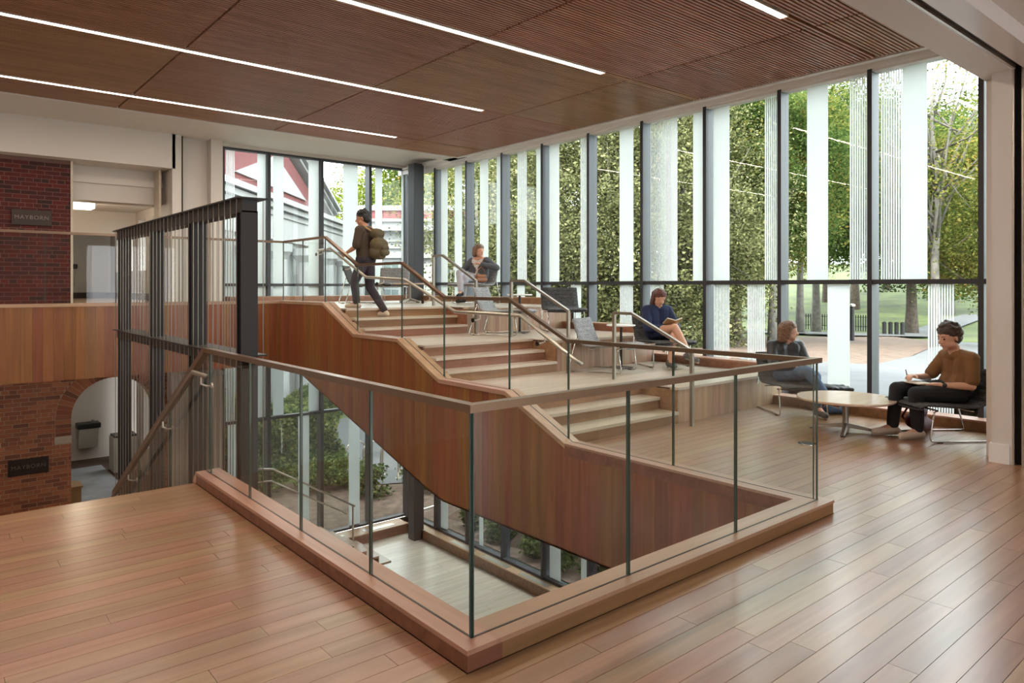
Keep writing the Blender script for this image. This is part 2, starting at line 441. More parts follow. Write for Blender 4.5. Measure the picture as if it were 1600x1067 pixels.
for x in (6.3, 7.5):
    MB().box(x, x + .75, YB - .36, YB - .2, ZL + .21, ZL + .216).build('air_grille', M['ss'], sill)

# ---- lower level
low = structure('floor.002')
MB().box(-4, XW + .1, 2, YB + .1, ZL - .1, ZL - .014).build('slab', M['floor_base'], low)
rest = MB()
planks(low, 1.0, XW - .2, 7.0, YB - .45, ZL, lambda a, b, y, ye: b > 4.2 and y > 8.3, M['tier'], (1.6, 2.8), w=.16)
tag(rest.build('plank_field', M['tier'], low), kind='stuff')
landing = thing('descending_stair', 'wooden stair going down from the main floor edge to the brick arch', 'stairs', (.5, YE, 0))
nst = 16; hh = 2.6 / nst
for i in range(nst):
    piece('tread', M['floor'], landing, -.3, 1.66, YE + i * .28, YE + (i + 1) * .28 + .02, -hh * (i + 1) - .04, -hh * (i + 1))
    piece('riser', M['riser'], landing, -.3, 1.66, YE + i * .28, YE + i * .28 + .018, -hh * (i + 1), -hh * i - .04)
MB().box(-1.5, 3.4, YE + 16 * .28, 13.58, -2.8, -2.6).box(3.4, 5.0, YE + 16 * .28, 13.28, -2.8, -2.6).build('landing_slab', M['floor'], landing)
MB().box(-1.5, 3.4, 10.4, 13.56, ZL, -2.8).box(3.4, 4.98, 10.4, 13.26, ZL, -2.8).build('support_wall', M['white'], landing)
MB().prism([(5.0, ZL), (7.0, ZL), (6.95, ZL + .1), (5.0, -2.82)], 12.22, 13.6, 'Y').build('stair_base', M['clad'], landing)
for i in range(8):
    piece('tread', M['floor'], landing, 5.0 + i * .27, 5.0 + (i + 1) * .27 + .02, 12.2, YB - .55, -2.6 - .159 * (i + 1) - .04, -2.6 - .159 * (i + 1))
    piece('riser', M['riser'], landing, 5.0 + i * .27, 5.02 + i * .27, 12.2, YB - .55, -2.6 - .159 * (i + 1), -2.6 - .159 * i - .04)

# ---- slatted ceiling
CZ = 4.17; YC0, YC1 = 2.16, 11.82; XC1 = 8.5
LEDS = (3.60, 6.00, 8.44, 10.94)
ceil = structure('ceiling')
MB().box(-2.5, XC1 + .35, YC0 - .1, YC1 + .05, CZ + .06, CZ + .30).build('backing', M['black'], ceil)
JX = [-2.4, -.05, 2.30, 4.65, 7.00, XC1]
bands = [YC0] + [y for l in LEDS for y in (l - .05, l + .05)] + [YC1]
for xa, xb in zip(JX, JX[1:]):
    for bi in range(0, len(bands), 2):
        mb = MB(); y = bands[bi] + .01
        while y + .027 < bands[bi + 1]:
            mb.box(xa + .012, xb - .012, y, y + .026, CZ, CZ + .045); y += .0455
        tag(mb.build('slat_panel', M['slat'], ceil), kind='stuff')
    # infill beyond the lamp ends
    for l in LEDS:
        a = max(xa, 6.54)
        if a < xb - .01:
            mb = MB()
            for dy in (-.04, .006): mb.box(a + .006, xb - .006, l + dy, l + dy + .026, CZ, CZ + .045)
            tag(mb.build('slat_infill', M['slat'], ceil), kind='stuff')
names = ('nearest the white beam', 'second from the white beam', 'third from the white beam', 'nearest the back windows')
for i, l in enumerate(LEDS):
    t = thing('linear_ceiling_light', 'long thin recessed ceiling light strip ' + names[i], 'ceiling light', (6.54, l, CZ), 'linear ceiling lights')
    MB().box(-2.3, 6.54, l - .048, l - .036, CZ - .002, CZ + .05).box(-2.3, 6.54, l + .036, l + .048, CZ - .002, CZ + .05).build('housing', M['trim'], t)
    MB().box(-2.3, 6.535, l - .036, l + .036, CZ + .002, CZ + .02).build('diffuser', M['led'], t)
    ld = bpy.data.lights.new('led_light', 'AREA'); ld.shape = 'RECTANGLE'; ld.size = 8.8; ld.size_y = .07; ld.energy = 50; ld.color = (1.0, .84, .68)
    lo = link('lamp', ld, t, (-4.42, 0, -.004))
# white perimeter of the ceiling
pc = structure('ceiling.001')
MB().box(-2.5, 4.31, YC1, YB + .3, CZ + .02, CZ + .25).box(4.31, XW + .3, YC1 + .55, YB + .3, CZ + .14, CZ + .3).box(4.31, XW + .3, YC1, YC1 + .55, CZ + .02, CZ + .3).build('plaster', M['white'], pc)
MB().box(-2.5, XC1, YC1, YC1 + .02, CZ - .01, CZ + .05).build('edge_trim', M['trim'], pc)
MB().box(XC1, XC1 + .04, YC0, YC1 + .02, CZ - .015, CZ + .05).build('edge_trim', M['trim'], pc)
MB().box(XC1 + .04, XW + .02, YC0, YC1 + 2.2, CZ + .02, CZ + .06).build('perimeter_board', M['trim'], pc)
MB().box(XW - .03, XW + .3, 2.0, YB + .3, 4.13, CZ + .3).build('window_head', M['trim'], pc)
MB().box(4.3, XW + .3, YB - .1, YB + .3, 4.26, CZ + .3).build('window_head', M['white'], pc)
# beam with shutter track in front of the slatted ceiling
beam = structure('ceiling.002')
MB().box(-4.5, XW + .3, 1.88, 2.14, 3.386, 4.5).build('beam', M['white'], beam)
MB().box(-4.5, XW + .3, 1.62, 1.80, 3.386, 4.5).build('beam', M['whitegloss'], beam)
MB().box(-4.5, XW + .3, 1.80, 1.88, 3.42, 3.6).build('track_recess', M['blackmetal'], beam)
MB().box(-4.5, 7.2, 1.855, 1.878, 3.392, 3.42).build('shutter_track', M['ss'], beam)
MB().box(-4.5, XW + .3, -4.5, 1.62, 3.52, 3.7).build('plaster', M['white'], beam)
# right-hand pier
pier = structure('wall_right')
MB().box(7.19, XW + .3, 1.88, 2.03, 0, 3.386).box(7.215, XW + .3, -4.5, 1.80, 0, 3.52).box(7.4, XW + .3, 2.03, 2.13, 0, 3.386).build('plaster', M['white'], pier)
MB().box(7.25, XW, 1.80, 1.88, 0, 3.42).build('guide_slot', M['black'], pier)
MB().box(7.195, 7.225, 1.865, 1.88, 0, 3.4).box(7.195, 7.225, 1.80, 1.812, 0, 3.4).build('guide_track', M['ss'], pier)
MB().box(7.165, 7.2, 1.90, 2.045, 0, .165).box(7.19, 8.54, 2.03, 2.045, 0, .165).build('plinth', M['trim'], pier)
# unseen wall behind the camera, its tall openings added to let in fill daylight
bw = structure('wall_front')
MB().box(-4.6, XW + .3, -4.6, -4.5, 0, .5).box(-4.6, XW + .3, -4.6, -4.5, 2.9, 3.52).build('plaster', M['white'], bw)
for x, wd in ((-4.6, .5), (-1.2, 5.6), (6.2, .5), (7.2, 1.8)):
    MB().box(x, x + wd, -4.6, -4.5, .5, 2.9).build('pier', M['white'], bw)
lw = structure('wall_left')
MB().box(-4.6, -4.5, -4.5, 14.3, -4, 4.6).build('plaster', M['white'], lw)
roof = structure('ceiling.003')
MB().box(-4.6, XW + .35, -4.6, YB + .35, 4.5, 4.7).build('roof_slab', M['white'], roof)

# ---- curtain walls
def cw(name): return structure(name)
win = cw('window_1')
MY = [13.045 - 1.161 * k for k in range(-1, 10)] + [1.9]
GX = XW + .11
for y in MY[1:-1]:
    piece('mullion', M['mull'], win, XW, XW + .20, y - .055, y, ZL + .2, 4.15)
piece('mullion', M['mull'], win, XW, XW + .2, YB - .06, YB + .14, ZL + .2, 4.3)
for z in (1.555, -1.19):
    ys = [YB] + MY[1:]
    for a, b in zip(ys, ys[1:]):
        piece('transom', M['mull'], win, XW + .01, XW + .14, b, a - .055, z, z + .055)
for z0, z1, nm in ((ZL + .21, ZL + .26, 'bottom_frame'), (4.10, 4.15, 'head_frame')):
    MB().box(XW + .01, XW + .15, 1.9, YB, z0, z1).build(nm, M['mull'] if z0 < 0 else M['trim'], win)
WP = {}
for a, b in zip(MY, MY[1:]):
    for lv, (z0, z1) in enumerate(((ZL + .26, -1.19), (-1.135, 1.555), (1.61, 4.10))):
        yb_ = b if b > 2 else 1.9
        WP[(round(a, 2), lv)] = (piece('pane', M['wglass'], win, GX, GX + .012, yb_ + .001, a - .056, z0, z1), z0, z1)
win2 = cw('window_2')
GY = YB + .11
MX = [4.59, 5.487, 6.64, 7.795, XW + .2]
for i, x in enumerate(MX[:-1]):
    piece('mullion', M['mull'], win2, x, x + (.065 if i else .05), YB, YB + .2, ZL + .2, 4.26)
for z in (1.53, -1.19):
    for a, b in zip(MX, MX[1:]): piece('transom', M['mull'], win2, a + .065, b, YB + .01, YB + .14, z, z + .055)
for z0, z1, nm in ((ZL + .21, ZL + .26, 'bottom_frame'), (4.22, 4.26, 'head_frame')):
    MB().box(4.59, XW, YB + .01, YB + .15, z0, z1).build(nm, M['mull'], win2)
WP2 = {}
for i, (a, b) in enumerate(zip(MX, MX[1:])):
    for lv, (z0, z1) in enumerate(((ZL + .26, -1.19), (-1.135, 1.53), (1.585, 4.22))):
        WP2[(i, lv)] = (piece('pane', M['wglass'], win2, a + .066, b - .001, GY, GY + .012, z0, z1), z0, z1)

def ray(x): # horizontal direction of a photo column
    t = (x - 800) / FPX
    return (math.cos(YAW) + math.sin(YAW) * t, math.sin(YAW) - math.cos(YAW) * t)
def at_wall(x):
    r = ray(x); return r[1] / r[0] * (GX - .003)
def at_back(x):
    r = ray(x); return r[0] / r[1] * (GY - .003)
def band(kind, u0, u1, lv, wall):
    """a printed white band (solid or fine lines) on the inner face of a pane"""
    a, b = min(u0, u1), max(u0, u1)
    if wall == 1:
        for k, (p, z0, z1) in WP.items():
            yc = p.location.y
            if k[1] == lv and abs((a + b) / 2 - yc) < .58: break
        else: return
        par, z0, z1 = p.parent, z0, z1
        bx = lambda s, e: (GX - .005, GX - .002, s, e, z0 + .002, z1 - .002)
    else:
        for k, (p, z0, z1) in WP2.items():
            if k[1] == lv and MX[k[0]] < (a + b) / 2 < MX[k[0] + 1]: break
        else: return
        par = p.parent
        bx = lambda s, e: (s, e, GY - .005, GY - .002, z0 + .002, z1 - .002)
    if kind == 's':
        piece('frit_band', M['frit'], par, *bx(a, b))
    else:
        mb = MB(); n = max(5, int((b - a) / .026)); st = (b - a) / n
        for i in range(n): mb.box(*bx(a + i * st, a + i * st + st * (.80 - .5 * i / n if kind == 'l' else .62)))
        mb.build('frit_lines', M['fritline'], par)
for kind, x0, x1 in (('L', 1375, 1409.7), ('s', 1410, 1449), ('s', 1547, 1556), ('s', 1261, 1293.8), ('L', 1326.6, 1356), ('s', 1114.6, 1139.8), ('L', 1194, 1215), ('l', 1015.5, 1058.4), ('s', 1083, 1100),
                     ('s', 968, 989.7), ('s', 858.5, 873.8), ('L', 906.6, 917.5), ('L', 808, 823), ('s', 838, 845.7), ('s', 750, 763), ('s', 776, 782.5), ('s', 689.5, 699.4), ('s', 710.6, 721.9)):
    band(kind, at_wall(x0), at_wall(x1), 2, 1)
for kind, x0, x1 in (('L', 1448.5, 1490.5), ('s', 1293, 1327.7), ('L', 1167, 1195), ('L', 1114.5, 1139.5), ('L', 1015.5, 1037), ('L', 968, 989), ('s', 892, 908), ('s', 838, 845.7), ('s', 808, 820), ('s', 750, 763), ('s', 689.5, 699.4), ('s', 710.6, 721.9)):
    band(kind, at_wall(x0), at_wall(x1), 1, 1)
for kind, x0, x1 in (('s', 689, 700), ('s', 749, 755), ('s', 859, 876), ('s', 908, 920)):
    band(kind, at_wall(x0), at_wall(x1), 0, 1)
for lv in (2, 1):
    for kind, x0, x1 in (('L', 353, 367.5), ('s', 402, 417), ('s', 426.6, 443), ('s', 482, 500.5), ('s', 536, 559), ('s', 586, 597), ('s', 627, 639)):
        band(kind, at_back(x0), at_back(x1), lv, 2)
for kind, x0, x1 in (('s', 356, 372), ('s', 466, 483), ('s', 545, 562)):
    band(kind, at_back(x0), at_back(x1), 0, 2)

# corner column
colm = structure('column')
MB().bevbox(8.33, 8.58, 13.18, 13.43, ZL, CZ + .05, .008).build('steel_column', M['mull'], colm)

# ---- old wall at the back left
old = structure('wall_back')
YO = 13.6
# plaster bulkhead and piers
MB().box(-2.5, 3.50, 13.3, YO + .35, 3.59, CZ + .1).build('bulkhead', M['white'], old)
MB().box(3.45, 3.60, 13.3, 14.4, -2.6, CZ + .1).box(3.64, 4.12, 13.5, 14.4, -4, CZ + .1).box(4.10, 4.305, 13.3, 14.4, -4, CZ + .1).box(4.30, 4.595, 14.18, 14.4, -4, CZ + .2).build('pier', M['white'], old)
MB().box(3.60, 3.64, 13.36, 13.5, 1.21, CZ + .1).build('shutter_slot', M['black'], old)
MB().box(1.965, 2.0, YO - .02, YO + .3, T3, 3.6).box(3.30, 3.34, YO - .02, YO + .3, T3, 3.6).build('opening_frame', M['stone'], old)
# brickwork, brick by brick
BL, BH, JT = .203, .057, .0105
def brick_wall(parent, spans, z0, z1, mt):
    k = 0; z = z0
    while z + BH < z1 + .001:
        for a, b in spans(z, z + BH):
            off = (.107 if k % 2 else 0) + (.05 if k % 6 == 5 else 0)
            x = -.2 - off
            while x < b:
                L = BL if (k % 6 != 5) else .0965
                s, e = max(x, a), min(x + L, b)
                if e - s > .025:
                    dy = random.uniform(0, .003)
                    piece('brick', mt, parent, s, e, YO - .006 - dy, YO + .05, z, z + BH)
                x += L + JT
        z += BH + JT; k += 1
bwu = structure('wall_back.001')
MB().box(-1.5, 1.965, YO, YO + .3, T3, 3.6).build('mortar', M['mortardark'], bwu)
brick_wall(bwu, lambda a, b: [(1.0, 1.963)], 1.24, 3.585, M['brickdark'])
bwl = structure('wall_back.002')
AXC, AZC, AR, AT = 2.611, -.655, .637, .215
pl = [(-1.5, -2.6), (AXC - AR, -2.6), (AXC - AR, AZC)]
pl += [(AXC - AR * math.cos(t * math.pi / 24), AZC + AR * math.sin(t * math.pi / 24)) for t in range(1, 24)]
pl += [(AXC + AR, AZC), (AXC + AR, -2.6), (3.82, -2.6), (3.82, .3), (-1.5, .3)]
MB().prism(pl, YO, YO + .35, 'Y').build('mortar', M['mortar'], bwl)
def low_spans(z0, z1):
    R = AR + AT + .01
    zc = (z0 + z1) / 2
    if zc < AZC: hw = AR if zc < -1.05 else R
    else: hw = math.sqrt(max(0, R * R - (zc - AZC) ** 2)) if zc - AZC < R else 0
    if hw == 0: return [(1.0, 3.82)]
    return [(1.0, AXC - hw), (AXC + hw, 3.82)]
brick_wall(bwl, low_spans, -2.13, .06, M['brick'])
nv = 31
for i in range(nv):
    a0, a1 = math.pi * (i + .06) / nv, math.pi * (i + .94) / nv
    q = [(AXC - r * math.cos(a), AZC + r * math.sin(a)) for r, a in ((AR, a0), (AR + AT, a0), (AR + AT, a1), (AR, a1))]
    MB().prism(q, YO - .012, YO + .34, 'Y').build('arch_brick', M['brick'], bwl)
for s in (-1, 1):
    z = AZC - .068
    for k in range(4):
        a, b = AXC + s * AR, AXC + s * (AR + AT)
        piece('arch_brick', M['brick'], bwl, min(a, b), max(a, b), YO - .012, YO + .34, z, z + .058); z -= .0675
    a, b = AXC + s * (AR - .01), AXC + s * (AR + AT + .02)
    MB().bevbox(min(a, b), max(a, b), YO - .02, YO + .34, -1.04, -.92, .006).build('impost_stone', M['stone'], bwl)
# corridor behind the upper opening and hall behind the arch
cor = structure('wall_back.003')
zc0, zc1 = T3, 3.3
MB().box(1.0, 1.9, YO + .3, 22, zc0, zc1).box(1.0, 4.4, 22, 22.2, zc0, zc1).build('plaster', M['white'], cor)
mb = MB()
yy = YO + .8
mb.box(4.1, 4.3, YO + .35, 15.4, zc0, zc1)
for y0 in (15.4, 16.7, 18.0, 19.3, 20.6):
    mb.box(4.1, 4.3, y0 + .7, y0 + 1.3, zc0, zc1).box(4.1, 4.3, y0, y0 + .7, zc0, 1.9).box(4.1, 4.3, y0, y0 + .7, 3.1, zc1)
mb.build('window_wall', M['white'], cor)
MB().box(1.0, 4.4, YO + .3, 22, zc1, zc1 + .1).build('corridor_ceiling', M['white'], cor)
MB().box(1.9, 4.1, 13.95, 14.35, 3.0, zc1 + .3).box(1.9, 4.1, 19.0, 19.4, 2.75, zc1).build('corridor_beam', M['white'], cor)
MB().box(1.0, 4.4, YO + .3, 22, zc0 - .05, zc0).build('corridor_floor', M['floor'], cor)
MB().box(1.9, 4.1, 21.97, 22, zc0, zc0 + .15).box(4.08, 4.1, YO + .35, 22, zc0, zc0 + .15).build('skirting', M['plaque'], cor)
hall = structure('wall_back.004')
z0 = -2.6
MB().box(1.3, 1.5, YO + .35, 21, z0, .3).box(1.3, 4.4, 19.5, 19.7, z0, .3).build('plaster', M['white'], hall)
mb = MB().box(3.9, 4.1, YO + .35, 14.3, z0, .3)
for y0 in (14.3, 15.5, 16.7, 17.9):
    mb.box(3.9, 4.1, y0 + .6, y0 + 1.2, z0, .3).box(3.9, 4.1, y0, y0 + .6, z0, -2.0).box(3.9, 4.1, y0, y0 + .6, -.2, .3)
mb.build('window_wall', M['white'], hall)
MB().box(1.3, 4.4, YO, 19.7, z0 - .05, z0).build('hall_floor', M['floor_base'], hall)
MB().box(1.3, 4.4, YO + .35, 19.7, .3, .4).build('hall_ceiling', M['white'], hall)

MB().box(-4.5, -1.5, YO, YO + .3, -4, 4.4).box(-4.5, 1.3, YO + .3, YO + .6, -4, 4.4).build('plaster', M['white'], structure('wall_back.005'))
MB().box(-4.5, XW + .1, 1.9, 2.0, ZL - .1, -.87).build('plaster', M['white'], structure('wall_front.001'))
# ================================================================== GUARDS, RAILS, SCREEN
XG1, YG1, XG2, YG4 = 1.746, 2.327, 4.657, YF + .10
def pane_y(parent, x, ya, yb, zba, zbb, zta, ztb):
    """upright glass panel in the plane x, from ya to yb"""
    g = .006; a, b = min(ya, yb) + g, max(ya, yb) - g
    o = MB().prism([(a, zba), (b, zbb), (b, ztb), (a, zta)], x - .0065, x + .0065, 'X').build('glass_panel', M['gglass'], parent)
    for y, zb, zt in ((a, zba, zta), (b, zbb, ztb)): MB().box(x - .0066, x + .0066, y - .002, y + .002, zb, zt).build('polished_edge', M['gedge'], o)
    return o
def pane_x(parent, y, xa, xb, zb, zt):
    g = .006; a, b = xa + g, xb - g
    o = MB().box(a, b, y - .0065, y + .0065, zb, zt).build('glass_panel', M['gglass'], parent)
    for x in (a, b): MB().box(x - .002, x + .002, y - .0066, y + .0066, zb, zt).build('polished_edge', M['gedge'], o)
    return o
def rail_y(name, parent, x, pts, w=.048, h=.034, m='rail'):
    mb = MB()
    for (ya, za), (yb, zb) in zip(pts, pts[1:]): mb.prism([(ya, za), (yb, zb), (yb, zb - h), (ya, za - h)], x - w / 2, x + w / 2, 'X')
    return mb.build(name, M[m], parent)

# left run along the main floor and down the stair
g1 = thing('glass_guardrail', 'glass guardrail on oak curb nearest the camera, running toward the dark steel screen', 'guardrail', (XG1, YG1, CURB), 'glass guardrails')
js = [YG1, 3.164, 4.0, 4.833, 5.667]
for a, b in zip(js, js[1:]): pane_y(g1, XG1, a, b, CURB - .02, CURB - .02, 1.02, 1.02)
rail_y('handrail', g1, XG1, [(YG1 + .024, 1.048), (5.80, 1.048)])
MB().prism([(5.74, 1.048), (5.80, 1.048), (9.1, -.80), (9.1, -.85), (5.78, 1.00)], XG1 - .026, XG1 + .026, 'X').build('sloped_handrail', M['rail'], g1)
sl = (1.03 + .80) / 3.3
for a, b in ((5.68, 6.8), (6.8, 7.95), (7.95, 9.05)):
    za, zb = 1.0 - (a - 5.8) * sl, 1.0 - (b - 5.8) * sl
    pane_y(g1, XG1, a, b, za - .95, zb - .95, min(za, 1.0), zb)
sr = thing('wall_handrail', 'bronze stair handrail on curved brackets beside the dark steel screen', 'handrail', (1.66, 5.6, .4))
MB().tube([(1.66, 5.50, .86), (1.66, 5.82, .86), (1.66, 9.0, -.92)], .019, 10).build('rail', M['bronzepost'], sr, True)
for y in (5.62, 6.7, 8.0):
    z = .86 if y < 5.82 else .86 - (y - 5.82) * .56
    MB().tube([(1.66, y, z - .01), (1.66, y, z - .07), (1.70, y, z - .09), (1.738, y, z - .09)], .007, 6).build('bracket', M['ss'], sr, True)
    MB().tube([(1.732, y, z - .09), (1.74, y, z - .09)], .024, 12).build('bracket_disc', M['ss'], sr)
# right run
g2 = thing('glass_guardrail', 'glass guardrail on oak curb crossing the foreground toward the round table', 'guardrail', (3.2, YG1, CURB), 'glass guardrails')
js = [XG1, 2.72, 3.675, XG2]
for a, b in zip(js, js[1:]): pane_x(g2, YG1, a, b, CURB - .02, 1.02)
MB().box(XG1 - .024, XG2 + .024, YG1 - .024, YG1 + .024, 1.014, 1.048).build('handrail', M['rail'], g2)
# stepped run up the stair
g3 = thing('glass_guardrail', 'stepped glass guardrail climbing along the clad side of the tiered stair', 'guardrail', (XG2, 4.7, CURB), 'glass guardrails')
TOP = [(YG1 + .024, 1.045), (4.71, 1.038), (5.56, 1.414), (6.71, 1.414), (7.65, 1.838), (8.81, 1.838), (9.81, 2.275), (YG4 + .024, 2.275)]
js = [YG1 + .02, 3.513, 4.704, 5.56, 6.727, 7.65, 8.81, 9.81, 10.6, YG4]
for a, b in zip(js, js[1:]): pane_y(g3, XG2, a, b, prof(KINK, a) - .02, prof(KINK, b) - .02, prof(TOP, a) - .03, prof(TOP, b) - .03)
rail_y('handrail', g3, XG2, TOP)
hr = [(10.28, 2.083), (9.88, 2.098), (8.78, 1.655), (7.76, 1.613), (6.67, 1.235), (5.52, 1.228), (4.72, .826), (4.64, .80)]
MB().tube([(4.77, y, z) for y, z in hr], .019, 10).build('grab_rail', M['ss'], g3, True)
for y in (10.15, 9.25, 8.3, 7.2, 6.2, 5.15):
    z = prof(sorted(hr), y)
    MB().tube([(4.77, y, z - .01), (4.77, y, z - .06), (4.72, y, z - .075), (4.665, y, z - .075)], .007, 6).build('bracket', M['ss'], g3, True)
    MB().tube([(4.664, y, z - .075), (4.674, y, z - .075)], .025, 12).build('bracket_disc', M['blackmetal'], g3)
# upper walkway run
g4 = thing('glass_guardrail', 'glass guardrail on the upper walkway in front of the brick wall', 'guardrail', (2.0, YG4, 1.295), 'glass guardrails')
js = [-.4, .5, 1.35, 2.2, 3.05, 3.85, XG2]
for a, b in zip(js, js[1:]): pane_x(g4, YG4, a, b, 1.28, 2.245)
MB().box(-.4, XG2 - .024, YG4 - .024, YG4 + .024, 2.241, 2.275).build('handrail', M['rail'], g4)
# post-mounted handrails on the tier side of each flight
def flight_rail(label, pts, zf):
    t = thing('stair_handrail', label, 'handrail', (XSIDE, pts[0][0], zf[0]), 'post-mounted stair handrails')
    mb = MB()
    for (ya, za), (yb, zb) in zip(pts, pts[1:]): mb.prism([(ya, za), (yb, zb), (yb, zb - .034), (ya, za - .034)], XSIDE - .02, XSIDE + .02, 'X')
    mb.build('rail', M['bronzepost'], t)
    for (y, z), zb in ((pts[0], zf[0]), (pts[-1], zf[1])): piece('post', M['bronzepost'], t, XSIDE - .018, XSIDE + .018, y - .018, y + .018, zb, z - .01)
flight_rail('post-mounted handrail of the lowest flight, in front of the woman reading', [(5.78, 1.222), (5.50, 1.222), (4.655, .838)], (T1, 0))
flight_rail('post-mounted handrail of the middle flight, before two empty grey chairs', [(7.72, 1.624), (7.43, 1.624), (6.57, 1.226)], (T2, T1))
flight_rail('post-mounted handrail of the top flight, before the woman in grey jacket', [(9.70, 2.042), (9.43, 2.042), (8.55, 1.630)], (T3, T2))
# cable screen
scr = thing('cable_screen', 'tall dark steel screen of posts, beams and thin vertical cables', 'screen', (2.0, 7.8, ZL))
XA, XB_, YA, YZ = 1.905, 2.14, 5.54, 10.05
for nm, z, dep in (('top', 2.225, .105), ('middle', .99, .09)):
    MB().box(XA, XB_, YA, YZ, z - .012, z).build('cap_plate', M['steel'], scr)
    MB().box(1.945, 2.065, YA + .02, YZ - .05, z - .012 - dep, z - .012).build('beam', M['steel'], scr)
for y in (5.56, 6.84, 8.27, 9.80):
    MB().box(1.94, 2.07, y, y + .018, ZL, 2.12).box(1.94, 2.07, y + .102, y + .12, ZL, 2.12).box(1.995, 2.015, y + .018, y + .102, ZL, 2.12).build('post', M['steel'], scr)
cme = MB().tube([(0, 0, -2.5), (0, 0, 2.22)], .004, 5).mesh('cable', M['cable'])
for x in (1.918, 2.127):
    y = YA + .06
    while y < YZ - .03:
        link('cable', cme, scr, Vector((x, y, 0)) - scr.location); y += .14
# stair guard of the lower level
lg = thing('glass_guardrail', 'glass guardrail with steel rails on the lower level by the back windows', 'guardrail', (7.1, 13.62, ZL), 'glass guardrails')
MB().tube([(7.08, 13.6, -3.10), (7.08, 13.6, ZL + .02)], .02, 8).build('post', M['ss'], lg)
MB().tube([(7.12, 13.6, -3.12), (5.36, 13.6, -2.05), (4.7, 13.6, -1.93)], .022, 8).build('handrail', M['ss'], lg, True)
MB().tube([(6.9, 13.53, -3.22), (5.30, 13.53, -2.25), (4.75, 13.53, -2.22)], .017, 8).build('grab_rail', M['ss'], lg, True)
MB().prism([(7.0, -3.95), (5.36, -2.95), (5.36, -2.06), (7.0, -3.06)], 13.594, 13.606, 'Y').build('glass_panel', M['gglass'], lg)

# ---- plaques on the old wall
def plaque(label, x0, x1, z0, z1):
    t = thing('sign_plaque', label, 'sign', ((x0 + x1) / 2, 13.57, (z0 + z1) / 2), 'bronze plaques')
    MB().bevbox(x0, x1, 13.565, 13.59, z0, z1, .004).build('plate', M['plaque'], t)
    c = bpy.data.curves.new('lettering', 'FONT'); c.body = 'MAYBORN'; c.align_x = 'CENTER'; c.align_y = 'CENTER'; c.size = .088; c.extrude = .003; c.space_character = 1.15
    o = bpy.data.objects.new('tmp', c); COL.objects.link(o); dg = bpy.context.evaluated_depsgraph_get()
    me = bpy.data.meshes.new_from_object(o.evaluated_get(dg)); bpy.data.objects.remove(o); me.materials.clear(); me.materials.append(M['letter'])
    q = link('lettering', me, t, (0, -.008, 0)); q.rotation_euler = (math.pi / 2, 0, 0)
plaque('dark bronze plaque lettered MAYBORN on the upper brick wall', 1.165, 1.70, 2.50, 2.745)
plaque('dark bronze plaque lettered MAYBORN beside the brick arch', 1.12, 1.66, -1.465, -1.21)
# ---- fittings seen through the openings of the old wall, plus an added hall lamp
M['whitemetal'] = plain('grey_white_metal', (.45, .43, .38), .5)
M['tan'] = plain('tan_wood', (.36, .22, .10), .6)
M['rug'] = plain('grey_rug', (.22, .23, .24), .95, var=.15, vscale=3)
M['lampglass'] = emitter('corridor_lamp_glow', (1, .86, .62), 2.2)
cl = thing('corridor_ceiling_lamp', 'small glowing box lamp on the corridor ceiling beyond the upper opening', 'ceiling light', (2.55, 17.0, 3.3))
MB().box(2.2, 2.9, 16.7, 17.2, 3.25, 3.3).build('base', M['whitemetal'], cl)
MB().bevbox(2.24, 2.86, 16.74, 17.16, 3.13, 3.25, .02).build('shade', M['lampglass'], cl)
ld = bpy.data.lights.new('corridor_light', 'POINT'); ld.energy = 22; ld.color = (1, .86, .66); ld.shadow_soft_size = .15; link('lamp', ld, cl, (0, -.05, -.35))
hl = thing('hall_ceiling_lamp', 'round ceiling lamp in the hall beyond the brick arch', 'ceiling light', (2.7, 16.0, .3))  # unseen lamp added to brighten the hall behind the arch
MB().lathe([(.16, -.10), (.20, -.06), (.20, 0)], (2.7, 16.0, .3), 20).build('shade', M['lampglass'], hl)
ld = bpy.data.lights.new('hall_light', 'POINT'); ld.energy = 14; ld.color = (1, .88, .72); ld.shadow_soft_size = .15; link('lamp', ld, hl, (0, 0, -.3))
def fountain(label, x, y, z):
    t = thing('drinking_fountain', label, 'drinking fountain', (x, y, z))
    MB().bevbox(x - .24, x + .24, y - .35, y, z + .78, z + .9, .02).build('basin', M['blackmetal'], t)
    MB().prism([(y, z + .3), (y - .18, z + .3), (y - .30, z + .78), (y, z + .78)], x - .2, x + .2, 'X').build('housing', M['whitemetal'], t)
    MB().tube([(x + .1, y - .22, z + .9), (x + .1, y - .22, z + .95), (x + .06, y - .25, z + .96)], .012, 6).build('spout', M['chrome'], t)
fountain('wall drinking fountain with dark basin in the upper corridor', 3.05, 21.96, T3)
fountain('wall drinking fountain with dark basin in the hall beyond the arch', 3.15, 19.48, -2.6)
bn = thing('waste_bin', 'grey-white metal waste bin with dark top beyond the arch', 'bin', (3.62, 18.0, -2.6))
MB().bevbox(3.36, 3.86, 17.6, 18.1, -2.6, -1.83, .02).build('body', M['whitemetal'], bn)
MB().bevbox(3.38, 3.84, 17.62, 18.08, -1.83, -1.79, .01).build('lid', M['blackmetal'], bn)
rg = thing('hall_rug', 'grey rug on the floor of the hall beyond the arch', 'rug', (2.4, 16.5, -2.6))
MB().bevbox(1.9, 3.3, 14.6, 18.6, -2.6, -2.588, .004).build('pile', M['rug'], rg)
cbx = thing('low_cabinet', 'low tan wooden cabinet just inside the brick arch', 'cabinet', (1.85, 14.3, -2.6))
MB().box(1.6, 2.2, 14.1, 14.5, -2.6, -1.93).build('body', M['tan'], cbx)
MB().box(1.58, 2.22, 14.08, 14.52, -1.93, -1.90).build('top', M['tan'], cbx)
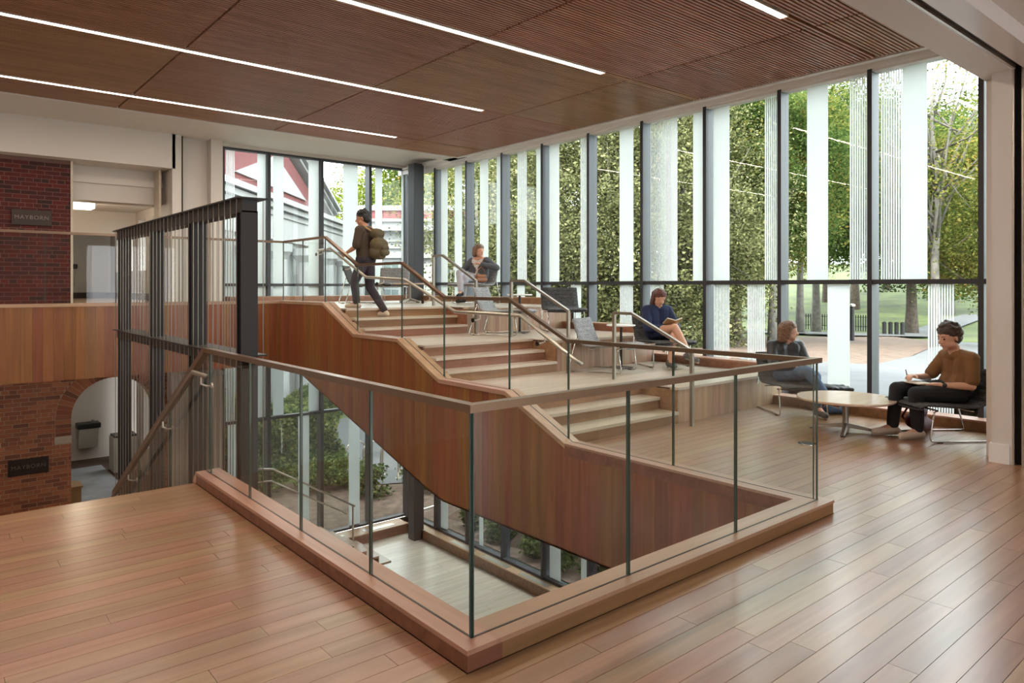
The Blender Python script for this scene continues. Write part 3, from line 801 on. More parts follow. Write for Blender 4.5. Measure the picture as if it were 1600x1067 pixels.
# ================================================================== FURNITURE
def fabric(name, c0, c1):
    m, nt, out = mat(name); N = nt.nodes.new; L = nt.links.new
    b = N('ShaderNodeBsdfPrincipled'); L(b.outputs[0], out.inputs[0]); b.inputs['Roughness'].default_value = .9
    tc = N('ShaderNodeTexCoord'); mp = N('ShaderNodeVectorMath'); mp.operation = 'MULTIPLY'; mp.inputs[1].default_value = (25, 160, 160); L(tc.outputs['Object'], mp.inputs[0])
    n = N('ShaderNodeTexNoise'); n.inputs['Scale'].default_value = 1; n.inputs['Detail'].default_value = 3; L(mp.outputs[0], n.inputs['Vector'])
    r = N('ShaderNodeValToRGB'); r.color_ramp.elements[0].position = .38; r.color_ramp.elements[1].position = .62
    r.color_ramp.elements[0].color = (*c0, 1); r.color_ramp.elements[1].color = (*c1, 1); L(n.outputs[0], r.inputs[0]); L(r.outputs[0], b.inputs['Base Color'])
    return m
M['fab'] = fabric('grey_weave', (.14, .14, .145), (.33, .32, .32))  # chair weave lightened to stand for light falling on the backs
M['fabdark'] = fabric('charcoal_weave', (.022, .022, .024), (.085, .082, .08))
def chair_meshes(fm, suffix):
    prof_pts = [(.365, .318), (.37, .342), (.30, .358), (.10, .348), (-.10, .335), (-.22, .338), (-.29, .375), (-.33, .45), (-.36, .53), (-.385, .60), (-.41, .67), (-.42, .69)]
    # resample
    P = [Vector((0, a, b)) for a, b in prof_pts]; fine = []
    for i in range(len(P) - 1):
        p0, p1, p2, p3 = P[max(i - 1, 0)], P[i], P[i + 1], P[min(i + 2, len(P) - 1)]
        for k in range(6):
            t = k / 6
            fine.append(.5 * ((2 * p1) + (-p0 + p2) * t + (2 * p0 - 5 * p1 + 4 * p2 - p3) * t * t + (-p0 + 3 * p1 - 3 * p2 + p3) * t ** 3))
    fine.append(P[-1]); n = len(fine); nx = 9; v = []; f = []
    s = 0; seat_n = None
    for side in (0, 1):
        acc = 0
        for i, p in enumerate(fine):
            if i: acc += (p - fine[i - 1]).length
            t = (fine[min(i + 1, n - 1)] - fine[max(i - 1, 0)]).normalized(); nr = Vector((0, t.z, -t.y))
            if nr.z < 0 and i < n // 2: nr = -nr
            if i >= n // 2 and nr.y < 0: nr = -nr
            groove = .006 * (1 - abs(math.sin(acc / .065 * math.pi))) ** 3
            th = .022 if side == 0 else -.022
            for j in range(nx):
                u = j / (nx - 1) * 2 - 1
                edge = (1 - abs(u) ** 6)
                w_ = .31 * (1 - .06 * max(0, (acc - .6)))
                curve = -.012 * u * u
                q = p + nr * (th * (.35 + .65 * edge) - (groove if side == 0 else -groove)) + nr * (-curve)
                v.append((u * w_, q.y, q.z))
    m = n * nx
    for i in range(n - 1):
        for j in range(nx - 1):
            a = i * nx + j; f.append((a, a + 1, a + nx + 1, a + nx)); f.append((m + a, m + a + nx, m + a + nx + 1, m + a + 1))
        f.append((i * nx, i * nx + nx, m + i * nx + nx, m + i * nx)); f.append((i * nx + nx - 1, m + i * nx + nx - 1, m + i * nx + 2 * nx - 1, i * nx + 2 * nx - 1))
    for j in range(nx - 1):
        f.append((j, m + j, m + j + 1, j + 1)); a = (n - 1) * nx + j; f.append((a, a + 1, m + a + 1, m + a))
    k = n * 6 // 11
    mb = MB(); mb.v = v; mb.f = f
    return mb
def make_chair(fm):
    t = link('lounge_chair', None)
    sh = chair_meshes(fm, '').build('upholstered_shell', fm, t, True)
    for s in (-1, 1):
        x = .285 * s
        MB().tube([(x, .20, .315), (x, .235, .30), (x, .275, .05), (x, .262, .020), (x, .235, .011), (x, -.44, .011), (x, -.468, .018), (x, -.475, .04), (x, -.34, .47)], .0085, 8).build('sled_frame', M['chrome'], t, True)
        for y in (.18, -.40): MB().box(x - .012, x + .012, y - .025, y + .025, 0, .008).build('glide', M['blackplastic'], t)
    MB().tube([(-.285, .20, .315), (.285, .20, .315)], .0085, 8).build('cross_bar', M['chrome'], t, True)
    MB().tube([(-.285, -.16, .305), (.285, -.16, .305)], .0085, 8).build('cross_bar', M['chrome'], t, True)
    return t
cd, cm = make_chair(M['fabdark']), make_chair(M['fab'])
used = set()
def chair(src, x, y, z, d, label):
    o = src if src.name not in used else copy_tree(src)
    used.add(src.name)
    o.location = (x, y, z); o.rotation_euler = (0, 0, math.atan2(d[1], d[0]) - math.pi / 2)
    return tag(o, label, 'chair', 'grey lounge chairs')
CH = {}
CH['man'] = chair(cd, 7.95, 2.71, 0, (-.80, .60), 'charcoal lounge chair under the man in the brown t-shirt')
CH['wr'] = chair(cd, 8.15, 4.37, 0, (-.6, -.8), 'charcoal lounge chair under the woman in jeans by the round table')
CH['nv'] = chair(cd, 8.15, 6.32, T1, (-.42, -.9), 'charcoal lounge chair under the reading woman in navy')
chair(cm, 7.08, 6.38, T1, (.35, -.94), 'empty light grey lounge chair beside the reading woman in navy')
chair(cm, 6.74, 8.13, T2, (.5, -.87), 'empty light grey lounge chair on the middle tier, back toward the stair')
chair(cd, 7.95, 8.15, T2, (-.55, -.83), 'empty charcoal lounge chair on the middle tier by the window')
CH['up'] = chair(cm, 7.95, 10.55, T3, (-1, -.1), 'grey lounge chair under the woman in grey jacket on the top tier')
chair(cd, 6.5, 11.9, T3, (.76, -.64), 'empty charcoal lounge chair behind the walking man, facing right')
chair(cm, 7.4, 12.5, T3, (-.6, -.8), 'empty light grey lounge chair beside the corner column on the top tier')
M['tabletop'] = wood('table_veneer', (.52, .40, .28), (.62, .49, .36), 'X', rough=.22, coat=.4, tone=.05)
M['tabwhite'] = plain('white_laminate', (.75, .74, .71), .3)
def star_table(label, x, y, z, R, h, rot):
    t = thing('round_table', label, 'table', (x, y, z), 'round low tables')
    MB().lathe([(R - .012, h - .028), (R, h - .018), (R, h - .004), (R - .004, h)], (x, y, z), 48).build('tabletop', M['tabletop'], t)
    MB().lathe([(.035, .06), (.03, .12), (.032, h - .03)], (x, y, z), 16).build('pedestal', M['bronzepost'], t)
    for k in range(4):
        a = rot + k * math.pi / 2; c, s = math.cos(a), math.sin(a); mb = MB(); n = (-s, c); r = R * .74
        v = []
        for q, hw, zt, zb in ((.02, .032, .09, .045), (r, .02, .035, .014)):
            for sg in (1, -1): v += [(x + c * q + n[0] * hw * sg, y + s * q + n[1] * hw * sg, z + zb), (x + c * q + n[0] * hw * sg * .6, y + s * q + n[1] * hw * sg * .6, z + zt)]
        mb.add(v, [(0, 1, 3, 2), (4, 6, 7, 5), (0, 4, 5, 1), (2, 3, 7, 6), (1, 5, 7, 3), (0, 2, 6, 4)]).build('foot', M['bronzepost'], t)
        MB().lathe([(.02, 0), (.02, .014)], (x + c * (r - .02), y + s * (r - .02), z), 10).build('glide', M['blackplastic'], t)
star_table('large low round table with star base between the seated pair', 7.52, 3.45, 0, .48, .36, .35)
star_table('low round table with star base on the top tier beside the column', 7.30, 11.72, T3, .33, .38, .3)
def side_table(label, x, y, z):
    t = thing('side_table', label, 'table', (x, y, z), 'slim side tables')
    MB().lathe([(.18, .575), (.20, .58), (.20, .592), (.196, .595)], (x, y, z), 32).build('tabletop', M['tabwhite'], t)
    MB().lathe([(.018, .01), (.018, .575)], (x, y, z), 12).build('pole', M['blackmetal'], t)
    MB().lathe([(.17, 0), (.17, .006), (.02, .012)], (x, y, z), 24).build('base', M['blackmetal'], t)
side_table('slim white-topped table on black pole left of the reading woman', 7.52, 6.56, T1)
side_table('slim white-topped table on black pole between the middle-tier chairs', 7.26, 8.42, T2)
fb = thing('floor_box', 'round brass-rimmed floor socket box near the glass corner', 'floor socket', (6.64, 3.42, 0))
MB().lathe([(.085, 0), (.085, .004), (.07, .006)], (6.64, 3.42, 0), 24).build('rim', M['chrome'], fb)
MB().lathe([(.06, .006), (.058, .0075)], (6.64, 3.42, 0), 20).build('lid', M['blackmetal'], fb)
# ================================================================== PEOPLE
def cone_mesh(cones):
    """closed round cones (p0, r0, p1, r1[, flatten]) as one raw mesh"""
    mb = MB()
    for c in cones:
        p0, r0, p1, r1 = Vector(c[0]), c[1], Vector(c[2]), c[3]
        ax = p1 - p0; L = ax.length
        t = ax.normalized() if L > 1e-6 else Vector((0, 0, 1))
        s = t.orthogonal().normalized(); u = t.cross(s); n = 12; rings = []
        for k in range(5): a = -math.pi / 2 + k * math.pi / 8 * .98; rings.append((p0 + t * (r0 * math.sin(a)), max(r0 * math.cos(a), r0 * .02)))
        rings.append((p0, r0)) if False else None
        for k in range(5): a = k * math.pi / 8 * .98; rings.append((p1 + t * (r1 * math.sin(a)), max(r1 * math.cos(a), r1 * .02)))
        v = []; f = []
        for c_, r in rings:
            for j in range(n):
                an = 2 * math.pi * j / n; v.append(c_ + (s * math.cos(an) + u * math.sin(an)) * r)
        m = len(rings)
        for i in range(m - 1):
            for j in range(n): f.append((i * n + j, i * n + (j + 1) % n, (i + 1) * n + (j + 1) % n, (i + 1) * n + j))
        f.append(tuple(range(n - 1, -1, -1))); f.append(tuple((m - 1) * n + j for j in range(n)))
        mb.add(v, f)
    return mb
def blob(name, cones, m, parent, voxel=.008, smooth=3, noise_amp=0.0, nscale=20):
    """one continuous surface grown round the cones"""
    me = cone_mesh(cones).mesh(name, m)
    o = bpy.data.objects.new('tmp', me); COL.objects.link(o)
    r = o.modifiers.new('r', 'REMESH'); r.mode = 'VOXEL'; r.voxel_size = voxel
    s = o.modifiers.new('s', 'SMOOTH'); s.factor = .5; s.iterations = smooth
    bpy.context.view_layer.update()
    out = bpy.data.meshes.new_from_object(o.evaluated_get(bpy.context.evaluated_depsgraph_get()))
    bpy.data.objects.remove(o); bpy.data.meshes.remove(me)
    out.name = name; out.materials.clear(); out.materials.append(m)
    for p in out.polygons: p.use_smooth = True
    if noise_amp:
        for v in out.vertices: v.co += Vector(noise.noise_vector(v.co * nscale)) * noise_amp
    return link(name, out, parent)
def lerp(a, b, t): return Vector(a).lerp(Vector(b), t)
def hand(wrist, elbow, curl=.5, thumb_side=1, up=(0, 0, 1)):
    """palm, four fingers of different length and a thumb"""
    w_ = Vector(wrist); d = (w_ - Vector(elbow)).normalized(); n = Vector(up); n = (n - d * n.dot(d)).normalized(); s = d.cross(n).normalized() * thumb_side
    c = [(w_, .024, w_ + d * .05 + s * .012, .021), (w_, .022, w_ + d * .05 - s * .022, .019), (w_ + d * .05 + s * .02, .018, w_ + d * .085 + s * .026, .013), (w_ + d * .05 - s * .02, .018, w_ + d * .08 - s * .024, .012)]
    for k, (off, L) in enumerate(((.030, .070), (.010, .078), (-.010, .073), (-.029, .056))):
        b = w_ + d * .083 + s * off; d1 = (d - n * curl * .6).normalized(); d2 = (d - n * curl * 1.9).normalized()
        m = b + d1 * L * .5; c += [(b, .0095, m, .0085), (m, .0085, m + d2 * L * .5, .007)]
    tb = w_ + d * .03 + s * .026; d1 = (d * .6 + s * .75 - n * .2).normalized(); tm = tb + d1 * .04
    c += [(tb, .014, tm, .010), (tm, .010, tm + (d * .9 + s * .25 - n * curl * .5).normalized() * .034, .0085)]
    return c
def head_parts(c, yaw, pitch, k=1.0):
    """cones of skull, jaw, nose and ears; returns (cones, transform)"""
    R = Matrix.Rotation(yaw, 3, 'Z') @ Matrix.Rotation(pitch, 3, 'X'); c = Vector(c)
    T = lambda x, y, z: c + R @ (Vector((x, y, z)) * k)
    cs = [(T(0, -.022, .035), .088, T(0, .018, .035), .082), (T(0, .03, .0), .072, T(0, .038, -.035), .060), (T(0, .045, -.06), .045, T(0, .062, -.085), .030),
          (T(-.03, .03, -.05), .042, T(.03, .03, -.05), .042), (T(0, .095, .012), .010, T(0, .112, -.018), .0155), (T(-.012, .103, -.022), .010, T(.012, .103, -.022), .010),
          (T(-.085, -.005, .012), .014, T(-.086, -.010, -.018), .010), (T(.085, -.005, .012), .014, T(.086, -.010, -.018), .010),
          (T(-.035, .078, .035), .016, T(.035, .078, .035), .016), (T(-.012, .092, -.052), .011, T(.012, .092, -.052), .011)]
    return cs, T
M['skin'] = plain('skin', (.56, .30, .20), .5)
M['skindark'] = plain('skin_tan', (.42, .20, .12), .5)
M['eye'] = plain('eye_dark', (.02, .015, .012), .2)
M['lip'] = plain('lips', (.42, .14, .12), .5)
def person(label, loc, f, J, skin='skin', yaw=0, pitch=0, k=1.0, female=False, voxel=.0075):
    t = thing('person', label, 'person', loc)
    V = {n: Vector(p) for n, p in J.items() if not n.startswith('curl')}
    hs = .155 if female else .19
    cones = []
    hc, T = head_parts(V['head'], yaw, pitch, k); cones += hc
    cones += [(V['neck'], .056 if not female else .048, V['head'] + Vector((0, -.005, -.02)), .052 if not female else .045)]
    pel, ch = V['pelvis'], V['chest']
    for s in (-1, 1):
        S = 'L' if s < 0 else 'R'
        cones += [(pel + Vector((.07 * s, 0, 0)), .105, ch + Vector((.075 * s, 0, -.12)), .095), (ch + Vector((.07 * s, 0, -.1)), .10, ch + Vector((.085 * s, 0, .03)), .09), (ch + Vector((.05 * s, 0, .05)), .07, V['sho' + S], .058),
                  (V['neck'] + Vector((0, 0, -.03)), .058, V['sho' + S], .052)]
        cones += [(V['sho' + S], .052, lerp(V['sho' + S], V['elb' + S], .5), .046), (lerp(V['sho' + S], V['elb' + S], .5), .046, V['elb' + S], .038), (V['elb' + S], .038, lerp(V['elb' + S], V['wri' + S], .4), .037), (lerp(V['elb' + S], V['wri' + S], .4), .037, V['wri' + S], .024)]
        cones += hand(V['wri' + S], V['elb' + S], J.get('curl' + S, (.5,))[0], -s)
        cones += [(pel + Vector((.085 * s, .02, -.01)), .098, lerp(V['hip' + S], V['kne' + S], .3), .085), (lerp(V['hip' + S], V['kne' + S], .3), .083, V['kne' + S], .056), (V['kne' + S], .056, lerp(V['kne' + S], V['ank' + S], .35), .056), (lerp(V['kne' + S], V['ank' + S], .35), .056, V['ank' + S], .034), (V['ank' + S], .036, V['toe' + S], .026)]
    blob('body', cones, M[skin], t, voxel)
    for s in (-1, 1):
        q = MB().lathe([(.004, -.009), (.0105, -.005), (.0105, .005), (.004, .009)], (0, 0, 0), 8).mesh('eye', M['eye'])
        o = link('eye', q, t, T(.034 * s, .083, .014)); o.rotation_euler = (math.pi / 2 + pitch, 0, yaw)
        MB_b = cone_mesh([(T(.02 * s, .096, .036), .004, T(.05 * s, .083, .038), .003)])
        link('eyebrow', MB_b.mesh('eyebrow', M['eye']), t)
    link('mouth', cone_mesh([(T(-.018, .100, -.052), .0045, T(.018, .100, -.052), .0045)]).mesh('mouth', M['lip']), t)
    t.rotation_euler = (0, 0, math.atan2(f[1], f[0]) - math.pi / 2)
    t['_V'] = 0; del t['_V']
    return t, V, T
def torso(V, g, sleeve, hem=0.0, w=1.0):
    """garment cones over trunk and arms; sleeve = share of the arm covered (1 elbow, 2 wrist)"""
    pel, ch = V['pelvis'] + Vector((0, 0, hem)), V['chest']; c = []
    for s in (-1, 1):
        S = 'L' if s < 0 else 'R'
        c += [(pel + Vector((.075 * s * w, 0, .0)), .105 + g, ch + Vector((.08 * s * w, 0, -.12)), .097 + g), (ch + Vector((.075 * s * w, 0, -.1)), .102 + g, ch + Vector((.088 * s * w, 0, .03)), .092 + g),
              (ch + Vector((.05 * s, 0, .05)), .072 + g, V['sho' + S], .060 + g), (V['neck'] + Vector((.015 * s, -.01, -.045)), .050 + g, V['sho' + S], .054 + g)]
        a = min(1, sleeve)
        c.append((V['sho' + S], .056 + g, lerp(V['sho' + S], V['elb' + S], a), (.052 if sleeve <= 1 else .043) + g))
        if sleeve > 1: c.append((V['elb' + S], .043 + g, lerp(V['elb' + S], V['wri' + S], sleeve - 1), .030 + g))
    return c
def legs(V, g, to=.95, flare=0.0):
    c = []; pel = V['pelvis']
    for s in (-1, 1):
        S = 'L' if s < 0 else 'R'
        c += [(pel + Vector((.08 * s, 0, 0)), .112 + g, pel + Vector((.085 * s, .02, -.01)), .102 + g), (pel + Vector((.085 * s, .02, -.01)), .102 + g, lerp(V['hip' + S], V['kne' + S], .35), .087 + g), (lerp(V['hip' + S], V['kne' + S], .35), .087 + g, V['kne' + S], .062 + g)]
        if to > 0: c.append((V['kne' + S], .062 + g, lerp(V['kne' + S], V['ank' + S], to), .048 + g + flare))
    return c
def shoe(V, S, m, par, boot=0.0, heel=0.0, name='shoe'):
    a, b = V['ank' + S], V['toe' + S]; d = (b - a); fl = Vector((d.x, d.y, 0)).normalized()
    c = [(a - fl * .045 + Vector((0, 0, -.045)), .036, a + Vector((0, 0, -.01)), .042), (a + Vector((0, 0, -.03)), .042, b + Vector((0, 0, 0)), .034), (b, .036, b + fl * .035, .030), (a - fl * .05 + Vector((0, 0, -.058)), .022, b + fl * .04 + Vector((0, 0, -.02)), .020)]
    if boot: c.append((a, .043, a + (V['kne' + S] - a).normalized() * boot, .047))
    o = blob(name, c, m, par, .006, 2)
    so = blob('sole', [(a - fl * .05 + Vector((0, 0, -.072)), .016, b + fl * .045 + Vector((0, 0, -.034)), .016)], M['sole'], o, .005, 1)
    if heel: blob('heel', [(a - fl * .05 + Vector((0, 0, -.05)), .016, a - fl * .055 + Vector((0, 0, -.05 - heel)), .007)], m, o, .004, 1)
    return o
def hair(T, m, par, length, seed, curls=0.0, side=1.0):
    rnd = random.Random(seed); c = [(T(0, -.03, .045), .098, T(0, .005, .062), .090), (T(0, -.055, .0), .080, T(0, -.05, .03), .090)]
    c += [(T(-.045, .045, .092), .032, T(.05, .04, .092), .034)]
    if length:
        for s in (-1, 1):
            for k in range(4):
                y = .012 - .026 * k
                c.append((T(.070 * s, y, .055), .034, T(.082 * s, y - .012, .055 - length * (.75 + .25 * (k > 0))), .022))
        for k in (-1, 0, 1): c.append((T(.04 * k, -.085, .03), .045, T(.045 * k, -.085, .05 - length), .036))
    if curls:
        for _ in range(46):
            a, b = rnd.uniform(0, 2 * math.pi), rnd.uniform(-.15, 1.3)
            p = T(.098 * math.cos(a) * math.cos(b), -.025 + .098 * math.sin(a) * math.cos(b) + .01, .05 + .10 * math.sin(b))
            loc = (math.sin(a) > .35 and b < .75)
            if not loc: c.append((p, curls, p + Vector((rnd.uniform(-1, 1), rnd.uniform(-1, 1), rnd.uniform(-1, 1))) * .02, curls * .8))
    return blob('hair', c, m, par, .0065, 2, .004, 45)

M['sole'] = plain('shoe_sole', (.35, .30, .25), .7)
M['brownshirt'] = plain('brown_cotton', (.175, .082, .028), .9, bump=.4, bscale=14, var=.08)
M['blackpants'] = plain('black_cotton', (.010, .010, .011), .9)
M['beige'] = plain('beige_canvas', (.52, .42, .33), .8)
M['hairbrown'] = plain('brown_hair', (.045, .024, .014), .55, bump=.6, bscale=90, var=.4, vscale=50)
M['hairred'] = plain('auburn_hair', (.085, .020, .009), .5, bump=.6, bscale=90, var=.4, vscale=50)
M['hairlight'] = plain('light_brown_hair', (.15, .075, .038), .5, bump=.6, bscale=90, var=.45, vscale=50)
M['hairblack'] = plain('black_hair', (.008, .007, .007), .5, bump=.5, bscale=80)
M['navy'] = plain('navy_knit', (.010, .018, .060), .85, bump=.3, bscale=20)
M['jacketblack'] = plain('black_leather', (.022, .021, .022), .45, bump=.4, bscale=14)
M['denim'] = plain('blue_denim', (.075, .12, .20), .9, var=.3, vscale=14)
M['greyboot'] = plain('grey_suede', (.12, .115, .11), .9)
M['greyjacket'] = plain('grey_jersey', (.075, .08, .088), .9, var=.12, vscale=20)
M['whitetop'] = plain('white_cotton', (.58, .52, .50), .85)
M['lightpants'] = plain('pale_grey_denim', (.36, .37, .41), .9)
M['leather'] = plain('brown_leather', (.24, .085, .028), .5)
M['olive'] = plain('dark_brown_cotton', (.050, .033, .020), .9)
M['purplepants'] = plain('dark_plum_trousers', (.030, .024, .034), .9)
M['pack'] = plain('olive_brown_canvas', (.085, .062, .028), .85, bump=.3, bscale=25)
M['paper'] = plain('paper', (.62, .56, .46), .8)
M['maroon'] = plain('maroon_canvas', (.075, .006, .012), .8)

# ---- man in brown t-shirt
J = dict(pelvis=(0, -.16, .475), chest=(0, -.235, .745), neck=(0, -.175, .885), head=(0, -.115, 1.0), shoL=(-.185, -.22, .805), shoR=(.185, -.205, .805),
         elbL=(-.255, -.17, .545), elbR=(.25, -.06, .575), wriL=(-.115, .075, .545), wriR=(.12, .17, .605), curlL=(.25,), curlR=(1.0,),
         hipL=(-.085, -.14, .46), hipR=(.085, -.14, .46), kneL=(-.10, .30, .455), kneR=(.12, .36, .475), ankL=(-.10, .28, .095), ankR=(.10, .42, .095), toeL=(-.115, .43, .045), toeR=(.11, .575, .045))
man, V, T = person('seated man in brown t-shirt and black trousers, looking down at his lap', (7.95, 2.71, 0), (-.80, .60), J, 'skin', .12, -.22, 1.03)
blob('t_shirt', torso(V, .016, .78, .0), M['brownshirt'], man, .008, 3, .004, 14)
blob('trousers', legs(V, .012, .93), M['blackpants'], man, .008, 3, .003, 14)
for S in 'LR': shoe(V, S, M['beige'], man)
hair(T, M['hairbrown'], man, 0, 3, .026)
wl = lerp(V['wriL'], V['elbL'], .12)
blob('watch', [(wl + Vector((-.02, -.012, 0)), .024, wl + Vector((.02, .012, 0)), .024), (wl + Vector((0, 0, .022)), .017, wl + Vector((0, 0, .024)), .017)], M['blackplastic'], man, .005, 1)
nb = thing('notebook', 'open pale notebook on the lap of the man in brown', 'notebook', tuple(Vector(man.location) + Matrix.Rotation(man.rotation_euler.z, 3, 'Z') @ Vector((.03, .20, .545))))
nb.rotation_euler = (0, 0, man.rotation_euler.z + .2)
for s in (-1, 1): link('page_block', MB().bevbox(min(0, s * .115), max(0, s * .115), -.085, .085, 0, .010, .002).mesh('page_block', M['paper']), nb)
link('cover', MB().box(-.118, .118, -.088, .088, -.003, 0).mesh('cover', M['maroon']), nb)
pn = thing('pen', 'slim dark pen in the raised hand of the man in brown', 'pen', tuple(Vector(man.location) + Matrix.Rotation(man.rotation_euler.z, 3, 'Z') @ Vector((.10, .25, .60))))
link('barrel', MB().tube([(0, 0, -.05), (.01, .03, .07)], .005, 6).mesh('barrel', M['maroon']), pn); link('tip', MB().tube([(0, 0, -.05), (-.002, -.004, -.065)], [.004, .001], 6).mesh('tip', M['chrome']), pn)
bg_ = thing('backpack', 'maroon bag on the floor behind the legs of the man in brown', 'bag', (8.1, 2.95, 0))
blob('bag_body', [((-.10, -.04, .07), .07, (.10, -.04, .07), .07), ((-.08, 0, .20), .06, (.08, 0, .20), .06), ((-.09, .02, .12), .08, (.09, .02, .12), .08)], M['maroon'], bg_, .01, 3)
link('strap', MB().tube([(-.08, .07, .08), (-.085, .13, .15), (-.06, .09, .24), (0, .04, .27)], .012, 6).mesh('strap', M['maroon']), bg_)

# ---- woman in black jacket
J = dict(pelvis=(0, -.15, .47), chest=(0, -.215, .72), neck=(0, -.20, .865), head=(-.02, -.175, .965), shoL=(-.165, -.215, .79), shoR=(.165, -.215, .79),
         elbL=(-.22, -.10, .56), elbR=(.22, -.08, .56), wriL=(-.07, .14, .55), wriR=(.05, .17, .56), curlL=(.5,), curlR=(.5,),
         hipL=(-.08, -.13, .455), hipR=(.08, -.13, .455), kneL=(-.12, .30, .47), kneR=(-.02, .33, .53), ankL=(-.14, .34, .10), ankR=(-.17, .47, .27), toeL=(-.15, .47, .05), toeR=(-.22, .58, .20))
wr, V, T = person('seated woman in black jacket and jeans, head turned toward the man', (8.15, 4.37, 0), (-.6, -.8), J, 'skin', 1.15, -.05, .95, True)
blob('jacket', torso(V, .016, 1.93, .0), M['jacketblack'], wr, .008, 3, .004, 16)
blob('jeans', legs(V, .008, .80), M['denim'], wr, .008, 3, .003, 16)
for S in 'LR': shoe(V, S, M['greyboot'], wr, .11, 0, 'ankle_boot')
hair(T, M['hairlight'], wr, .17, 4)
db = thing('denim_bag', 'blue denim bag with black patterned top behind the round table', 'bag', (8.42, 3.98, 0))
blob('bag_body', [((-.10, 0, .06), .055, (.10, 0, .06), .055), ((-.09, 0, .22), .05, (.09, 0, .22), .05)], M['denim'], db, .01, 3)
blob('folded_jacket', [((-.19, -.03, .31), .030, (.18, -.03, .30), .030), ((-.16, .05, .31), .030, (.17, .05, .30), .030), ((-.1, 0, .33), .03, (.1, .01, .325), .03)], M['jacketblack'], db, .009, 2, .006, 25)
db.rotation_euler = (0, 0, math.radians(-40))

# ---- woman reading in navy
J = dict(pelvis=(0, -.15, .47), chest=(0, -.20, .72), neck=(0, -.165, .86), head=(0, -.125, .962), shoL=(-.165, -.20, .785), shoR=(.165, -.20, .785),
         elbL=(-.235, -.06, .55), elbR=(.225, -.05, .53), wriL=(-.10, .16, .60), wriR=(.05, .12, .54), curlL=(.9,), curlR=(.6,),
         hipL=(-.08, -.13, .455), hipR=(.08, -.13, .455), kneL=(-.02, .31, .47), kneR=(.00, .34, .56), ankL=(.10, .38, .11), ankR=(-.15, .45, .22), toeL=(.10, .50, .05), toeR=(-.20, .53, .13))
nv_, V, T = person('seated woman in navy dress reading a book, auburn hair', (8.15, 6.32, T1), (-.42, -.9), J, 'skin', -.1, -.45, .95, True)
blob('navy_dress', torso(V, .018, 1.62, .0) + legs(V, .012, 0)[0:2] + legs(V, .012, 0)[3:5], M['navy'], nv_, .008, 3, .003, 15)
for S in 'LR': shoe(V, S, M['greyboot'], nv_, 0, .05, 'heeled_shoe')
hair(T, M['hairred'], nv_, .19, 5)
rl_ = Matrix.Rotation(nv_.rotation_euler.z, 3, 'Z')
bk = thing('book', 'open book held by the woman in navy', 'book', tuple(Vector(nv_.location) + rl_ @ Vector((-.03, .235, .615)))); bk.rotation_euler = (.5, 0, nv_.rotation_euler.z)
for s in (-1, 1):
    link('page_block', MB().add([(0, -.08, 0), (s * .115, -.08, .035), (s * .115, .08, .035), (0, .08, 0), (0, -.08, .012), (s * .11, -.08, .05), (s * .11, .08, .05), (0, .08, .012)], [(0, 1, 2, 3), (4, 7, 6, 5), (0, 4, 5, 1), (1, 5, 6, 2), (2, 6, 7, 3), (3, 7, 4, 0)]).mesh('page_block', M['paper']), bk)
link('cover', MB().add([(0, -.083, -.004), (.12, -.083, .032), (.12, .083, .032), (0, .083, -.004), (-.12, -.083, .032), (-.12, .083, .032)], [(0, 1, 2, 3), (0, 3, 5, 4)]).mesh('cover', M['tan']), bk)

# ---- woman in grey jacket on the top tier
J = dict(pelvis=(0, -.15, .47), chest=(0, -.205, .73), neck=(0, -.19, .875), head=(-.02, -.16, .975), shoL=(-.17, -.20, .80), shoR=(.165, -.19, .795),
         elbL=(-.40, -.20, .66), elbR=(.27, -.02, .60), wriL=(-.16, -.02, .73), wriR=(.10, .24, .585), curlL=(.9,), curlR=(.5,),
         hipL=(-.08, -.13, .455), hipR=(.08, -.13, .455), kneL=(-.05, .30, .47), kneR=(.06, .33, .555), ankL=(-.02, .34, .10), ankR=(-.08, .47, .22), toeL=(-.02, .47, .05), toeR=(-.11, .58, .15))
up, V, T = person('seated woman in grey jacket and pale trousers on the top tier, looking right', (7.95, 10.55, T3), (-.96, -.28), J, 'skin', 1.35, -.05, .95, True)
blob('white_top', torso(V, .004, .3, .0), M['whitetop'], up, .009, 3)
V2 = {k: v.copy() for k, v in V.items()}
blob('grey_jacket', [(V['pelvis'] + Vector((.105 * s, -.01, .05)), .114, V['chest'] + Vector((.105 * s, -.015, .03)), .104) for s in (-1, 1)] + [c for c in torso(V, .016, 1.9)[0:] if (c[0] - V['pelvis']).length > .2 and (c[0] - V['chest']).length > .13], M['greyjacket'], up, .008, 3, .003, 16)
blob('trousers', legs(V, .008, .93), M['lightpants'], up, .008, 3, .003, 16)
for S in 'LR': shoe(V, S, M['blackpants'], up)
hair(T, M['hairlight'], up, .13, 6)
hb = thing('handbag', 'brown leather handbag beside the woman in grey jacket', 'bag', tuple(Vector(up.location) + Matrix.Rotation(up.rotation_euler.z, 3, 'Z') @ Vector((-.20, .02, .385))))
blob('bag_body', [((-.09, 0, .05), .045, (.09, 0, .05), .045), ((-.08, 0, .12), .04, (.08, 0, .12), .04)], M['leather'], hb, .008, 2)
link('strap', MB().tube([(-.10, 0, .13), (-.07, 0, .24), (0, 0, .29), (.07, 0, .24), (.10, 0, .13)], .007, 6).mesh('strap', M['leather']), hb)
CH['up'].rotation_euler = up.rotation_euler

